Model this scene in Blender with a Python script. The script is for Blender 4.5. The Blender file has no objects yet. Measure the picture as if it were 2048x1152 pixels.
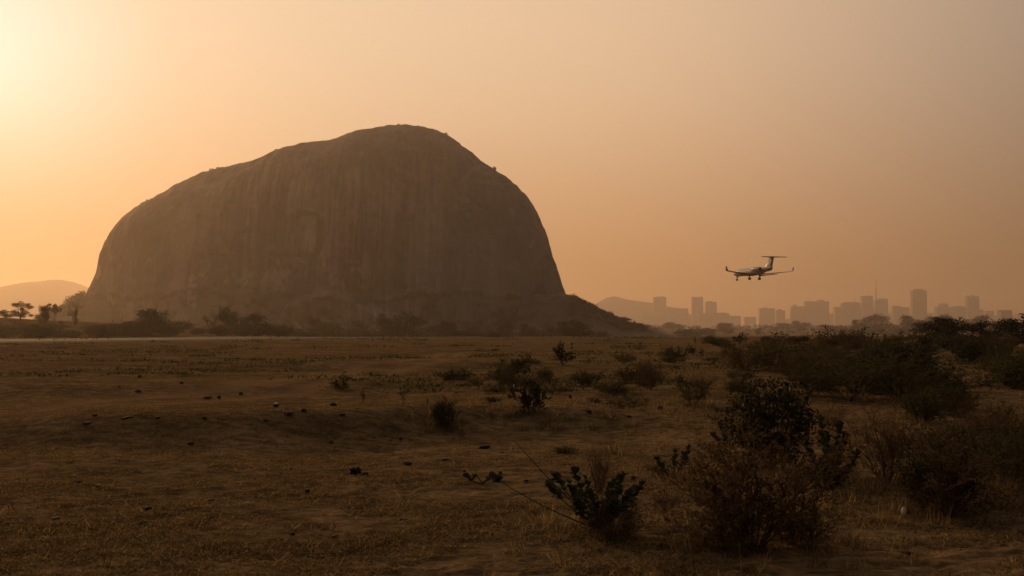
import bpy, math, random
import numpy as np
from mathutils import Vector, Matrix

# ------------------------------------------------------------------ camera, sky, sun, exposure
SC = bpy.context.scene
COL = SC.collection
F = 1991.0                      # focal length in photo pixels (2048 wide)
HOR = 664.0                     # horizon row
CAMZ = 1.7
PITCH = math.atan((HOR - 576.0) / F)

cam_d = bpy.data.cameras.new('camera')
cam_d.sensor_width = 36.0
cam_d.lens = 36.0 * F / 2048.0
cam_d.clip_start = 0.1
cam_d.clip_end = 40000.0
cam = bpy.data.objects.new('camera', cam_d)
cam.location = (0, 0, CAMZ)
cam.rotation_euler = (math.pi / 2 + PITCH, 0, 0)
COL.objects.link(cam)
SC.camera = cam

SUN_AZ = math.radians(-29.0)    # from +Y, negative = left
SUN_EL = math.radians(13.0)
SUN_DIR = Vector((math.sin(SUN_AZ) * math.cos(SUN_EL), math.cos(SUN_AZ) * math.cos(SUN_EL), math.sin(SUN_EL)))
SUN_STRENGTH = 1.55
SKY_STRENGTH = 0.005
GLOW = 1.0
HAZE_DENSITY = 0.00014

world = bpy.data.worlds.new('World')
SC.world = world
world.use_nodes = True
wn, wl = world.node_tree.nodes, world.node_tree.links
wn.clear()
w_out = wn.new('ShaderNodeOutputWorld')
w_bg = wn.new('ShaderNodeBackground')
sky = wn.new('ShaderNodeTexSky')
sky.sky_type = 'NISHITA'
sky.sun_disc = False
sky.sun_elevation = SUN_EL
sky.sun_rotation = SUN_AZ
sky.altitude = 300.0
sky.air_density = 1.5
sky.dust_density = 3.0
sky.ozone_density = 1.0
tint = wn.new('ShaderNodeMix'); tint.data_type = 'RGBA'; tint.blend_type = 'MULTIPLY'
tint.inputs[0].default_value = 1.0
tint.inputs[7].default_value = (SKY_STRENGTH * 1.0, SKY_STRENGTH * 0.80, SKY_STRENGTH * 0.60, 1)
wl.new(sky.outputs[0], tint.inputs[6])
# dust aureole: brightness of the dusty air by angle from the sun
tc = wn.new('ShaderNodeTexCoord')
dot = wn.new('ShaderNodeVectorMath'); dot.operation = 'DOT_PRODUCT'
wl.new(tc.outputs['Generated'], dot.inputs[0])
dot.inputs[1].default_value = SUN_DIR
ac = wn.new('ShaderNodeMath'); ac.operation = 'ARCCOSINE'; ac.use_clamp = False
wl.new(dot.outputs['Value'], ac.inputs[0])
dv = wn.new('ShaderNodeMath'); dv.operation = 'DIVIDE'; dv.inputs[1].default_value = math.pi
wl.new(ac.outputs[0], dv.inputs[0])
ramp = wn.new('ShaderNodeValToRGB')
ramp.color_ramp.interpolation = 'B_SPLINE'
AUREOLE = [(0, (1.08, 0.96, 0.86)), (5, (0.88, 0.73, 0.585)), (10, (0.81, 0.595, 0.39)), (20, (0.79, 0.56, 0.362)),
           (32, (0.79, 0.53, 0.325)), (43, (0.67, 0.445, 0.285)), (56, (0.375, 0.270, 0.195)), (75, (0.165, 0.135, 0.115)),
           (110, (0.095, 0.085, 0.080)), (180, (0.080, 0.073, 0.071))]
el = ramp.color_ramp.elements
while len(el) < len(AUREOLE):
    el.new(0.5)
for e, (deg, c) in zip(el, AUREOLE):
    e.position = deg / 180.0
    e.color = (c[0], c[1], c[2], 1)
wl.new(dv.outputs[0], ramp.inputs[0])
add = wn.new('ShaderNodeMix'); add.data_type = 'RGBA'; add.blend_type = 'ADD'
add.inputs[0].default_value = GLOW
wl.new(tint.outputs[2], add.inputs[6])
wl.new(ramp.outputs[0], add.inputs[7])
# thicker dust low in the sky takes out the blue first
sep = wn.new('ShaderNodeSeparateXYZ'); wl.new(tc.outputs['Generated'], sep.inputs[0])
low = wn.new('ShaderNodeMapRange'); low.interpolation_type = 'SMOOTHSTEP'
low.inputs['From Min'].default_value = -0.04; low.inputs['From Max'].default_value = 0.32
wl.new(sep.outputs['Z'], low.inputs['Value'])
dust = wn.new('ShaderNodeMix'); dust.data_type = 'RGBA'
wl.new(low.outputs[0], dust.inputs[0])
dust.inputs[6].default_value = (0.66, 0.415, 0.18, 1); dust.inputs[7].default_value = (1, 1, 1, 1)
mul = wn.new('ShaderNodeMix'); mul.data_type = 'RGBA'; mul.blend_type = 'MULTIPLY'; mul.inputs[0].default_value = 1.0
wl.new(add.outputs[2], mul.inputs[6]); wl.new(dust.outputs[2], mul.inputs[7])
wl.new(mul.outputs[2], w_bg.inputs['Color'])
w_bg.inputs['Strength'].default_value = 1.0
wl.new(w_bg.outputs[0], w_out.inputs['Surface'])

sun_d = bpy.data.lights.new('sun', 'SUN')
sun_d.energy = SUN_STRENGTH
sun_d.angle = math.radians(1.0)
sun_d.color = (1.0, 0.565, 0.225)
sun = bpy.data.objects.new('sun', sun_d)
sun.rotation_euler = (-SUN_DIR).to_track_quat('-Z', 'Y').to_euler()
sun.location = (-200, 200, 300)
COL.objects.link(sun)

SC.view_settings.view_transform = 'Standard'
SC.view_settings.look = 'None'
SC.view_settings.exposure = 0.0
SC.view_settings.gamma = 1.0
SC.view_settings.use_curve_mapping = False
SC.render.engine = 'CYCLES'
SC.cycles.use_denoising = True
SC.cycles.max_bounces = 5
SC.cycles.diffuse_bounces = 2
SC.cycles.glossy_bounces = 2
SC.cycles.transmission_bounces = 3
SC.cycles.volume_bounces = 1
SC.cycles.caustics_reflective = False
SC.cycles.caustics_refractive = False
SC.cycles.volume_max_steps = 256

rng = np.random.default_rng(11)
PI = math.pi

# ------------------------------------------------------------------ helpers: noise, meshes, tags
def _h(ix, iy, iz, seed):
    n = (ix.astype(np.int64) * 374761393 + iy.astype(np.int64) * 668265263 + iz.astype(np.int64) * 2147483647 + seed * 1274126177)
    n = (n ^ (n >> 13)) * 1274126177
    n = n & 0x7fffffff
    n = (n ^ (n >> 16)) & 0xffffff
    return n / float(0xffffff)

def noise3(x, y, z, seed=0):
    x, y, z = np.broadcast_arrays(np.asarray(x, float), np.asarray(y, float), np.asarray(z, float))
    ix, iy, iz = np.floor(x), np.floor(y), np.floor(z)
    fx, fy, fz = x - ix, y - iy, z - iz
    ux, uy, uz = [f * f * f * (f * (f * 6 - 15) + 10) for f in (fx, fy, fz)]
    r = 0
    for a in (0, 1):
        for b in (0, 1):
            for c in (0, 1):
                w = (ux if a else 1 - ux) * (uy if b else 1 - uy) * (uz if c else 1 - uz)
                r = r + w * _h(ix + a, iy + b, iz + c, seed)
    return r * 2 - 1

def noise2(x, y, seed=0):
    x, y = np.broadcast_arrays(np.asarray(x, float), np.asarray(y, float))
    ix, iy = np.floor(x), np.floor(y)
    fx, fy = x - ix, y - iy
    ux, uy = [f * f * f * (f * (f * 6 - 15) + 10) for f in (fx, fy)]
    z0 = np.zeros_like(ix)
    r = 0
    for a in (0, 1):
        for b in (0, 1):
            w = (ux if a else 1 - ux) * (uy if b else 1 - uy)
            r = r + w * _h(ix + a, iy + b, z0, seed)
    return r * 2 - 1

def fbm2(x, y, octaves=4, seed=0, gain=0.5):
    r, a, s = 0, 1.0, 1.0
    for i in range(octaves):
        r = r + a * noise2(x * s + 17.3 * i, y * s - 9.1 * i, seed + i)
        a *= gain; s *= 2.03
    return r

def fbm3(x, y, z, octaves=4, seed=0, gain=0.5):
    r, a, s = 0, 1.0, 1.0
    for i in range(octaves):
        r = r + a * noise3(x * s + 17.3 * i, y * s - 9.1 * i, z * s + 4.7 * i, seed + i)
        a *= gain; s *= 2.03
    return r

def smooth(a, b, x):
    t = np.clip((np.asarray(x, float) - a) / (b - a), 0, 1)
    return t * t * (3 - 2 * t)

def mesh_np(name, verts, faces, smooth_shade=False):
    """faces: an (M,k) array or a list of such arrays / lists of index tuples."""
    verts = np.asarray(verts, dtype=np.float32).reshape(-1, 3)
    if isinstance(faces, np.ndarray):
        faces = [faces]
    if faces and not isinstance(faces[0], np.ndarray):
        m = bpy.data.meshes.new(name)
        m.from_pydata(verts.tolist(), [], [tuple(f) for f in faces])
    else:
        m = bpy.data.meshes.new(name)
        faces = [f for f in faces if len(f)]
        idx = np.concatenate([f.ravel() for f in faces]).astype(np.int32)
        tot = np.concatenate([np.full(len(f), f.shape[1]) for f in faces]).astype(np.int32)
        start = np.concatenate([[0], np.cumsum(tot)[:-1]]).astype(np.int32)
        m.vertices.add(len(verts)); m.vertices.foreach_set('co', verts.ravel())
        m.loops.add(len(idx)); m.loops.foreach_set('vertex_index', idx)
        m.polygons.add(len(tot)); m.polygons.foreach_set('loop_start', start); m.polygons.foreach_set('loop_total', tot)
        m.update(calc_edges=True)
        m.validate()
    if smooth_shade:
        m.polygons.foreach_set('use_smooth', np.ones(len(m.polygons), dtype=bool))
    return m

def link(name, mesh, mat=None, parent=None):
    if mat is not None and not mesh.materials:
        mesh.materials.append(mat)
    o = bpy.data.objects.new(name, mesh)
    COL.objects.link(o)
    if parent is not None:
        o.parent = parent
    return o

def tag(o, label=None, cat=None, group=None, kind=None):
    if label: o['label'] = label
    if cat: o['category'] = cat
    if group: o['group'] = group
    if kind: o['kind'] = kind
    return o

def thing(name, label, cat, loc=(0, 0, 0), rotz=0.0, scale=(1, 1, 1), group=None):
    o = bpy.data.objects.new(name, None)
    o.empty_display_size = 0.2
    o.location = loc; o.rotation_euler = (0, 0, rotz); o.scale = scale
    COL.objects.link(o)
    return tag(o, label, cat, group)

def ray(px, py):
    d = np.array([(px - 1024.0) / F, (576.0 - py) / F, 1.0])
    c, s = math.cos(PITCH), math.sin(PITCH)
    return np.array([d[0], d[2] * c - d[1] * s, d[1] * c + d[2] * s])

def at(px, py, Y):
    d = ray(px, py)
    t = Y / d[1]
    return Vector((d[0] * t, Y, CAMZ + d[2] * t))

# ------------------------------------------------------------------ materials
def new_mat(name):
    m = bpy.data.materials.new(name)
    m.use_nodes = True
    nt = m.node_tree
    b = nt.nodes['Principled BSDF']
    return m, nt.nodes, nt.links, b

def ramp_node(N, stops):
    r = N.new('ShaderNodeValToRGB')
    e = r.color_ramp.elements
    while len(e) < len(stops):
        e.new(0.5)
    for k, (p, c) in zip(e, stops):
        k.position = p; k.color = (c[0], c[1], c[2], 1)
    return r

def noise_node(N, L, vec, scale, detail=4, rough=0.55, mapping=None):
    n = N.new('ShaderNodeTexNoise')
    n.inputs['Scale'].default_value = scale
    n.inputs['Detail'].default_value = detail
    n.inputs['Roughness'].default_value = rough
    if mapping:
        mp = N.new('ShaderNodeMapping'); mp.inputs['Scale'].default_value = mapping
        L.new(vec, mp.inputs['Vector']); vec = mp.outputs[0]
    L.new(vec, n.inputs['Vector'])
    return n

def mixc(N, L, fac, a, b, mode='MIX'):
    m = N.new('ShaderNodeMix'); m.data_type = 'RGBA'; m.blend_type = mode
    for sock, v in ((m.inputs[0], fac), (m.inputs[6], a), (m.inputs[7], b)):
        if isinstance(v, (int, float)):
            sock.default_value = v
        elif isinstance(v, tuple):
            sock.default_value = (v[0], v[1], v[2], 1)
        else:
            L.new(v, sock)
    return m.outputs[2]

def mat_ground():
    m, N, L, b = new_mat('dry_earth')
    g = N.new('ShaderNodeNewGeometry'); P = g.outputs['Position']
    big = noise_node(N, L, P, 0.09, 5, 0.6)
    mid = noise_node(N, L, P, 0.9, 6, 0.62)
    fine = noise_node(N, L, P, 14.0, 5, 0.65)
    straw = noise_node(N, L, P, 3.2, 5, 0.7, (1.0, 2.2, 1.0))
    c1 = ramp_node(N, [(0.30, (0.102, 0.062, 0.032)), (0.50, (0.172, 0.114, 0.058)), (0.70, (0.248, 0.168, 0.086))])
    L.new(big.outputs[0], c1.inputs[0])
    c2 = ramp_node(N, [(0.33, (0.032, 0.023, 0.013)), (0.50, (0.158, 0.105, 0.053)), (0.70, (0.278, 0.190, 0.102))])
    L.new(mid.outputs[0], c2.inputs[0])
    c = mixc(N, L, 0.5, c1.outputs[0], c2.outputs[0])
    # olive weed patches
    pr = ramp_node(N, [(0.52, (0, 0, 0)), (0.66, (1, 1, 1))])
    pn = noise_node(N, L, P, 0.22, 6, 0.68, (0.6, 1.0, 1.0)); L.new(pn.outputs[0], pr.inputs[0])
    pm = N.new('ShaderNodeMath'); pm.operation = 'MULTIPLY'; pm.inputs[1].default_value = 0.7
    L.new(pr.outputs[0], pm.inputs[0])
    c = mixc(N, L, pm.outputs[0], c, (0.052, 0.045, 0.021))
    f2 = ramp_node(N, [(0.36, (0.30, 0.30, 0.30)), (0.60, (1.25, 1.25, 1.25))])
    L.new(straw.outputs[0], f2.inputs[0])
    c = mixc(N, L, 0.75, c, f2.outputs[0], 'MULTIPLY')
    f3 = ramp_node(N, [(0.30, (0.6, 0.6, 0.6)), (0.7, (1.3, 1.3, 1.3))])
    L.new(fine.outputs[0], f3.inputs[0])
    c = mixc(N, L, 0.6, c, f3.outputs[0], 'MULTIPLY')
    ta = N.new('ShaderNodeAttribute'); ta.attribute_name = 'track'
    tm = N.new('ShaderNodeMath'); tm.operation = 'MULTIPLY'; tm.inputs[1].default_value = 0.75
    L.new(ta.outputs['Fac'], tm.inputs[0])
    c = mixc(N, L, tm.outputs[0], c, (0.215, 0.135, 0.074))
    L.new(c, b.inputs['Base Color'])
    b.inputs['Roughness'].default_value = 0.95
    b.inputs['Specular IOR Level'].default_value = 0.0
    bp = N.new('ShaderNodeBump'); bp.inputs['Strength'].default_value = 0.9; bp.inputs['Distance'].default_value = 0.03
    L.new(fine.outputs[0], bp.inputs['Height']); L.new(bp.outputs[0], b.inputs['Normal'])
    return m

def mat_rock():
    m, N, L, b = new_mat('granite')
    g = N.new('ShaderNodeNewGeometry'); P = g.outputs['Position']
    st = noise_node(N, L, P, 1.0, 5, 0.62, (0.075, 0.014, 0.0042))
    st2 = noise_node(N, L, P, 1.0, 4, 0.65, (0.22, 0.03, 0.009))
    pt = noise_node(N, L, P, 0.011, 5, 0.6)
    fine = noise_node(N, L, P, 0.12, 6, 0.7)
    c1 = ramp_node(N, [(0.32, (0.028, 0.027, 0.031)), (0.46, (0.078, 0.074, 0.080)), (0.60, (0.165, 0.150, 0.150)), (0.76, (0.33, 0.288, 0.272))])
    L.new(st.outputs[0], c1.inputs[0])
    c2 = ramp_node(N, [(0.38, (0.40, 0.40, 0.41)), (0.62, (1.75, 1.65, 1.58))])
    L.new(st2.outputs[0], c2.inputs[0])
    sk = N.new('ShaderNodeAttribute'); sk.attribute_name = 'streak'
    c = mixc(N, L, sk.outputs['Fac'], (0.110, 0.103, 0.110), c1.outputs[0])
    c = mixc(N, L, sk.outputs['Fac'], c, mixc(N, L, 1.0, c, c2.outputs[0], 'MULTIPLY'))
    c3 = ramp_node(N, [(0.36, (0.55, 0.58, 0.52)), (0.50, (1, 1, 1)), (0.66, (1.45, 1.25, 1.1))])
    L.new(pt.outputs[0], c3.inputs[0])
    c = mixc(N, L, 0.9, c, c3.outputs[0], 'MULTIPLY')
    c4 = ramp_node(N, [(0.35, (0.65, 0.65, 0.65)), (0.65, (1.25, 1.25, 1.25))])
    L.new(fine.outputs[0], c4.inputs[0])
    c = mixc(N, L, 0.7, c, c4.outputs[0], 'MULTIPLY')
    a = N.new('ShaderNodeAttribute'); a.attribute_name = 'scar'
    c = mixc(N, L, a.outputs['Fac'], c, (0.52, 0.43, 0.37))
    a2 = N.new('ShaderNodeAttribute'); a2.attribute_name = 'veg'
    c = mixc(N, L, a2.outputs['Fac'], c, (0.028, 0.028, 0.018))
    L.new(c, b.inputs['Base Color'])
    b.inputs['Roughness'].default_value = 0.9
    b.inputs['Specular IOR Level'].default_value = 0.2
    bp = N.new('ShaderNodeBump'); bp.inputs['Strength'].default_value = 0.8; bp.inputs['Distance'].default_value = 2.5
    L.new(fine.outputs[0], bp.inputs['Height']); L.new(bp.outputs[0], b.inputs['Normal'])
    return m

def mat_plain(name, col, rough=0.9, var=0.3, scale=1.0, spec=0.25, metallic=0.0):
    m, N, L, b = new_mat(name)
    g = N.new('ShaderNodeNewGeometry')
    n = noise_node(N, L, g.outputs['Position'], scale, 5, 0.6)
    r = ramp_node(N, [(0.3, tuple(c * (1 - var) for c in col)), (0.7, tuple(c * (1 + var) for c in col))])
    L.new(n.outputs[0], r.inputs[0])
    L.new(r.outputs[0], b.inputs['Base Color'])
    b.inputs['Roughness'].default_value = rough
    b.inputs['Specular IOR Level'].default_value = spec
    b.inputs['Metallic'].default_value = metallic
    return m

def mat_leaf(name, dark, light, transl=0.35, rough=0.45, spec=0.4):
    m, N, L, b = new_mat(name)
    g = N.new('ShaderNodeNewGeometry')
    oi = N.new('ShaderNodeObjectInfo')
    ad = N.new('ShaderNodeMath'); ad.operation = 'MULTIPLY_ADD'
    ad.inputs[1].default_value = 0.35; ad.inputs[2].default_value = -0.15
    L.new(oi.outputs['Random'], ad.inputs[0])
    s = N.new('ShaderNodeMath'); s.operation = 'ADD'
    L.new(g.outputs['Random Per Island'], s.inputs[0]); L.new(ad.outputs[0], s.inputs[1])
    r = ramp_node(N, [(0.0, dark), (0.75, light), (1.0, tuple(min(1, c * 1.7) for c in light))])
    L.new(s.outputs[0], r.inputs[0])
    L.new(r.outputs[0], b.inputs['Base Color'])
    b.inputs['Roughness'].default_value = rough
    b.inputs['Specular IOR Level'].default_value = spec
    t = N.new('ShaderNodeBsdfTranslucent')
    L.new(r.outputs[0], t.inputs['Color'])
    mx = N.new('ShaderNodeMixShader'); mx.inputs[0].default_value = transl
    L.new(b.outputs[0], mx.inputs[1]); L.new(t.outputs[0], mx.inputs[2])
    L.new(mx.outputs[0], N['Material Output'].inputs['Surface'])
    return m

M = {
    'ground': mat_ground(),
    'rock': mat_rock(),
    'hill': mat_plain('hill_scrub', (0.075, 0.062, 0.034), 1.0, 0.4, 0.01),
    'slope': mat_plain('foot_slope_scrub', (0.070, 0.060, 0.044), 1.0, 0.5, 0.06),
    'asphalt': mat_plain('asphalt', (0.048, 0.042, 0.037), 0.9, 0.25, 0.15, 0.05),
    'paint': mat_plain('runway_paint', (0.20, 0.18, 0.155), 0.9, 0.3, 0.4, 0.05),
    'bark': mat_plain('bark', (0.055, 0.038, 0.025), 0.9, 0.35, 6.0),
    'twig': mat_plain('dry_twig', (0.10, 0.052, 0.028), 0.85, 0.35, 9.0),
    'leaf_dark': mat_leaf('leaf_dark', (0.014, 0.015, 0.007), (0.036, 0.034, 0.014), 0.35, 0.6, 0.15),
    'leaf_olive': mat_leaf('leaf_olive', (0.022, 0.023, 0.008), (0.058, 0.056, 0.019), 0.5, 0.65, 0.12),
    'leaf_rust': mat_leaf('leaf_rust', (0.050, 0.028, 0.012), (0.088, 0.060, 0.024), 0.5, 0.65, 0.12),
    'leaf_broad': mat_leaf('leaf_broad', (0.022, 0.028, 0.013), (0.042, 0.048, 0.021), 0.22, 0.75, 0.08),
    'leaf_tree': mat_leaf('leaf_tree', (0.010, 0.012, 0.005), (0.028, 0.027, 0.011), 0.25, 0.6, 0.2),
    'leaf_pale': mat_leaf('leaf_pale', (0.30, 0.17, 0.10), (0.52, 0.32, 0.20), 0.4, 0.7, 0.2),
    'straw': mat_leaf('straw', (0.058, 0.040, 0.019), (0.205, 0.144, 0.072), 0.58, 0.8, 0.08),
    'clod': mat_plain('dark_clod', (0.014, 0.011, 0.009), 0.9, 0.4, 18.0),
    'stone': mat_plain('stone', (0.11, 0.08, 0.06), 0.9, 0.4, 12.0),
    'white_stone': mat_plain('white_stone', (0.62, 0.58, 0.55), 0.7, 0.15, 20.0),
    'concrete': mat_plain('concrete', (0.34, 0.34, 0.345), 0.9, 0.15, 0.02),
    'concrete_dark': mat_plain('concrete_dark', (0.12, 0.11, 0.10), 0.9, 0.15, 0.02),
    'glass': mat_plain('window_glass', (0.03, 0.035, 0.04), 0.25, 0.2, 0.05, 0.5),
    'mast': mat_plain('mast_steel', (0.14, 0.09, 0.08), 0.6, 0.2, 0.1),
    'jet_white': mat_plain('jet_white_paint', (0.44, 0.435, 0.46), 0.4, 0.05, 0.6, 0.5),
    'jet_grey': mat_plain('jet_belly_grey', (0.12, 0.12, 0.13), 0.35, 0.08, 0.6, 0.5),  # darker grey than the fuselage, for belly fairing and flaps
    'jet_dark': mat_plain('jet_dark_metal', (0.035, 0.033, 0.034), 0.4, 0.2, 2.0, 0.5),
    'jet_metal': mat_plain('jet_bare_metal', (0.22, 0.21, 0.20), 0.5, 0.1, 2.0, 0.3, 0.4),
    'rubber': mat_plain('tyre_rubber', (0.018, 0.016, 0.015), 0.8, 0.2, 8.0),
}

# ------------------------------------------------------------------ terrain
RW_P = np.array([-79.0, 154.0]); RW_D = np.array([60.0, 154.0]) / np.hypot(60, 154)
RW_N = np.array([-RW_D[1], RW_D[0]])            # away from the camera
RW_W = 52.0

def terrain(x, y):
    x = np.asarray(x, float); y = np.asarray(y, float)
    r = np.hypot(x, y)
    z = np.zeros(np.broadcast(x, y).shape)
    # undulation, kept low near the lens and under the runway
    s = (x - RW_P[0]) * RW_N[0] + (y - RW_P[1]) * RW_N[1]
    on_rw = smooth(-30, -6, s) * (1 - smooth(RW_W + 6, RW_W + 30, s)) * (1 - smooth(300, 360, y))
    und = 0.10 * fbm2(x / 9.0, y / 7.0, 3, 3) + 0.25 * fbm2(x / 60.0, y / 40.0, 2, 8) * smooth(25, 90, r)
    z = z + und * smooth(4, 14, r) * (1 - on_rw)
    # low bank with a steep side towards the viewer, then easing back down
    yb = 15.7 + 0.9 * np.sin(x * 0.22 + 0.5) + 0.5 * fbm2(x / 4.0, y * 0 + 2.0, 2, 21) + 0.10 * (x + 3)
    bank = smooth(yb, yb + 1.5, y) * (1 - smooth(yb + 1.5, yb + 12.0, y))
    z = z + 0.36 * bank * smooth(-10.5, -7.0, x) * (1 - smooth(0.5, 5.0, x))
    z = z - 0.10 * np.exp(-((y - yb + 0.7) / 1.2) ** 2) * smooth(-10.5, -7.0, x) * (1 - smooth(0.5, 5.0, x))
    yb2 = 27.5 + 0.30 * (x + 8) + 0.6 * fbm2(x / 5.0, y * 0 + 7.0, 2, 22)
    z = z + 0.20 * smooth(yb2, yb2 + 1.6, y) * (1 - smooth(yb2 + 2, yb2 + 14, y)) * smooth(-22, -12, x) * (1 - smooth(-8, -2, x))
    yb3 = 46.0 + 0.2 * x + 1.2 * fbm2(x / 8.0, y * 0 + 3.0, 2, 23)
    z = z + 0.30 * smooth(yb3, yb3 + 2.2, y) * (1 - smooth(yb3 + 3, yb3 + 25, y)) * smooth(-14, -7, x) * (1 - smooth(-2, 5, x))
    # bushy rise on the right
    z = z + 0.75 * smooth(14, 48, x) * smooth(26, 70, y) * (1 - smooth(160, 260, y))
    # grassy hill behind the runway on the left
    hx = 1 - smooth(-205, -62, x)
    z = z + 7.6 * hx * smooth(258, 335, y + 0.25 * (x + 100)) * (1 - smooth(420, 620, y)) * (1 + 0.05 * fbm2(x / 30, y / 30, 3, 5))
    # valley beyond the field, rising gently to the town
    z = z - 6.0 * smooth(300, 700, y) + 20.0 * smooth(1200, 3800, y)
    z = z + 3.0 * fbm2(x / 300.0, y / 300.0, 3, 31) * smooth(600, 1500, y)
    return z

def tz(x, y):
    return float(terrain(np.array([x]), np.array([y]))[0])

def on_ground(px, py, tmax=1200.0):
    """where the sight line through a photo pixel meets the field"""
    d = ray(px, py)
    t = np.geomspace(3.0, tmax, 900)
    z = CAMZ + d[2] * t - terrain(d[0] * t, d[1] * t)
    k = np.argmax(z <= 0) if (z <= 0).any() else len(t) - 1
    t = np.linspace(t[max(0, k - 1)], t[k], 60)
    z = CAMZ + d[2] * t - terrain(d[0] * t, d[1] * t)
    k = np.argmax(z <= 0) if (z <= 0).any() else len(t) - 1
    return Vector((d[0] * t[k], d[1] * t[k], float(terrain(d[0] * t[k:k + 1], d[1] * t[k:k + 1])[0])))

def clods(x, y):
    r = np.hypot(x, y)
    near = 1 - smooth(28, 60, r)
    n1 = fbm2(x / 0.26, y / 0.20, 3, 41, 0.6)
    n2 = fbm2(x / 0.60, y / 0.42, 3, 44, 0.6)
    a = 0.014 * n1 - 0.030 * smooth(0.2, 0.6, n2) * smooth(-0.3, 0.3, n1)
    bmp = np.clip(fbm2(x / 1.3, y / 1.0, 2, 49) - 0.25, 0, 1) * 0.02
    far = 0.05 * fbm2(x / 1.8, y / 1.5, 3, 47) * smooth(18, 50, r) * (1 - smooth(150, 260, r))
    return (a + bmp) * near + far

_tp = [on_ground(a, b) for a, b in ((-260, 868), (0, 834), (200, 812), (415, 792), (560, 770), (664, 753), (760, 738), (840, 722), (900, 706))]
TRACK = np.array([(p.x, p.y) for p in _tp])

def track(x, y):
    """0..1 over the two worn wheel ruts that cross the field"""
    x, y = np.asarray(x, float), np.asarray(y, float)
    best = np.full(x.shape, 1e9)
    wob = 0.25 * fbm2(x / 5.0, y / 5.0, 2, 57)
    for (ax, ay), (bx, by) in zip(TRACK[:-1], TRACK[1:]):
        dx, dy = bx - ax, by - ay
        t = np.clip(((x - ax) * dx + (y - ay) * dy) / (dx * dx + dy * dy), 0, 1)
        best = np.minimum(best, np.hypot(x - ax - t * dx, y - ay - t * dy))
    best = best + wob
    return np.maximum(1 - smooth(0.12, 0.75, np.abs(best - 0.95)), 0.35 * (1 - smooth(1.2, 2.6, best)))

def build_ground():
    front = np.radians(np.linspace(-33, 33, 881))
    back = np.radians(np.linspace(33, 327, 120)[1:-1])
    az = np.concatenate([front, back])
    dy = np.linspace(560, 30, 420)
    rad = np.concatenate([[0.6, 1.5, 2.6, 3.8, 4.9], CAMZ * F / dy, np.geomspace(CAMZ * F / 30, 600, 110)[1:], np.geomspace(600, 9000, 50)[1:]])
    A, R = np.meshgrid(az, rad)
    X, Y = R * np.sin(A), R * np.cos(A)
    TK = track(X, Y)
    Z = terrain(X, Y) + clods(X, Y) * (1 - 0.7 * TK) - 0.04 * TK
    nr, nc = X.shape
    verts = np.stack([X, Y, Z], -1).reshape(-1, 3)
    i = np.arange(nr - 1)[:, None] * nc; j = np.arange(nc)[None, :]; j2 = (j + 1) % nc
    q = np.stack([i + j, i + nc + j, i + nc + j2, i + j2], -1).reshape(-1, 4)[:, ::-1]
    verts = np.vstack([verts, [[0, 0, 0]]])
    c = len(verts) - 1
    jj = np.arange(nc)
    cap = np.stack([np.full(nc, c), jj, (jj + 1) % nc], -1)[:, ::-1]
    gm = mesh_np('ground', verts, [q, cap], True)
    ta = gm.attributes.new('track', 'FLOAT', 'POINT')
    ta.data.foreach_set('value', np.append(TK.ravel(), 0).astype(np.float32))
    o = link('ground', gm, M['ground'])
    return tag(o, 'dry brown grass field with bare earth patches', None, kind='structure')
build_ground()

# ------------------------------------------------------------------ runway
def strip(name, s0, s1, t0, t1, lift, mat, thick=0.0, parent=None, step=6.0):
    t = np.linspace(t0, t1, max(2, int((t1 - t0) / step) + 1))
    V, Q = [], []
    ss = np.linspace(s0, s1, 6 if s1 - s0 > 5 else 2)
    for tt in t:
        for s in ss:
            p = RW_P + RW_D * tt + RW_N * s
            V.append((p[0], p[1], tz(p[0], p[1]) + lift))
    n = len(ss)
    for a in range(len(t) - 1):
        for b_ in range(n - 1):
            Q.append((a * n + b_, (a + 1) * n + b_, (a + 1) * n + b_ + 1, a * n + b_ + 1))
    if thick:
        k = len(V)
        for tt in t:
            for s in (s0 - 3.0, s1 + 3.0):
                p = RW_P + RW_D * tt + RW_N * s
                V.append((p[0], p[1], tz(p[0], p[1]) - thick))
        for a in range(len(t) - 1):
            Q.append((k + 2 * a, k + 2 * a + 2, (a + 1) * n, a * n))
            Q.append((a * n + n - 1, (a + 1) * n + n - 1, k + 2 * a + 3, k + 2 * a + 1))
    Q = [tuple(reversed(q)) for q in Q]
    return link(name, mesh_np(name, V, Q), mat, parent)

runway = tag(strip('runway', 0, RW_W, -150, 260, 0.22, M['asphalt'], 0.3), 'grey asphalt runway crossing the far field', kind='structure')
strip('edge_line', 1.4, 2.3, -150, 240, 0.232, M['paint'], parent=runway)
strip('edge_line', RW_W - 2.3, RW_W - 1.4, -150, 240, 0.232, M['paint'], parent=runway)
for k in range(6):
    strip('centre_line_dash', RW_W / 2 - 0.45, RW_W / 2 + 0.45, -140 + 60 * k, -110 + 60 * k, 0.232, M['paint'], parent=runway)

# ------------------------------------------------------------------ granite dome
ROCK_Y = 1150.0
RK = ROCK_Y / 1500.0
SIL = [(130, 690), (142, 640), (151, 612), (160, 597), (174, 570), (187, 545), (193, 515), (203, 490), (215, 470), (228, 450), (255, 425), (290, 402),
       (330, 380), (360, 362), (400, 346), (430, 336), (475, 325), (515, 316), (545, 302), (575, 291), (620, 282), (660, 275), (690, 268),
       (720, 257), (760, 252), (795, 250), (830, 252), (860, 258), (890, 267), (915, 282), (940, 300), (965, 322), (990, 337), (1020, 358),
       (1045, 380), (1065, 405), (1078, 430), (1088, 455), (1097, 475), (1100, 490), (1110, 520), (1120, 550), (1130, 580), (1139, 605),
       (1150, 640), (1160, 690)]

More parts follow.
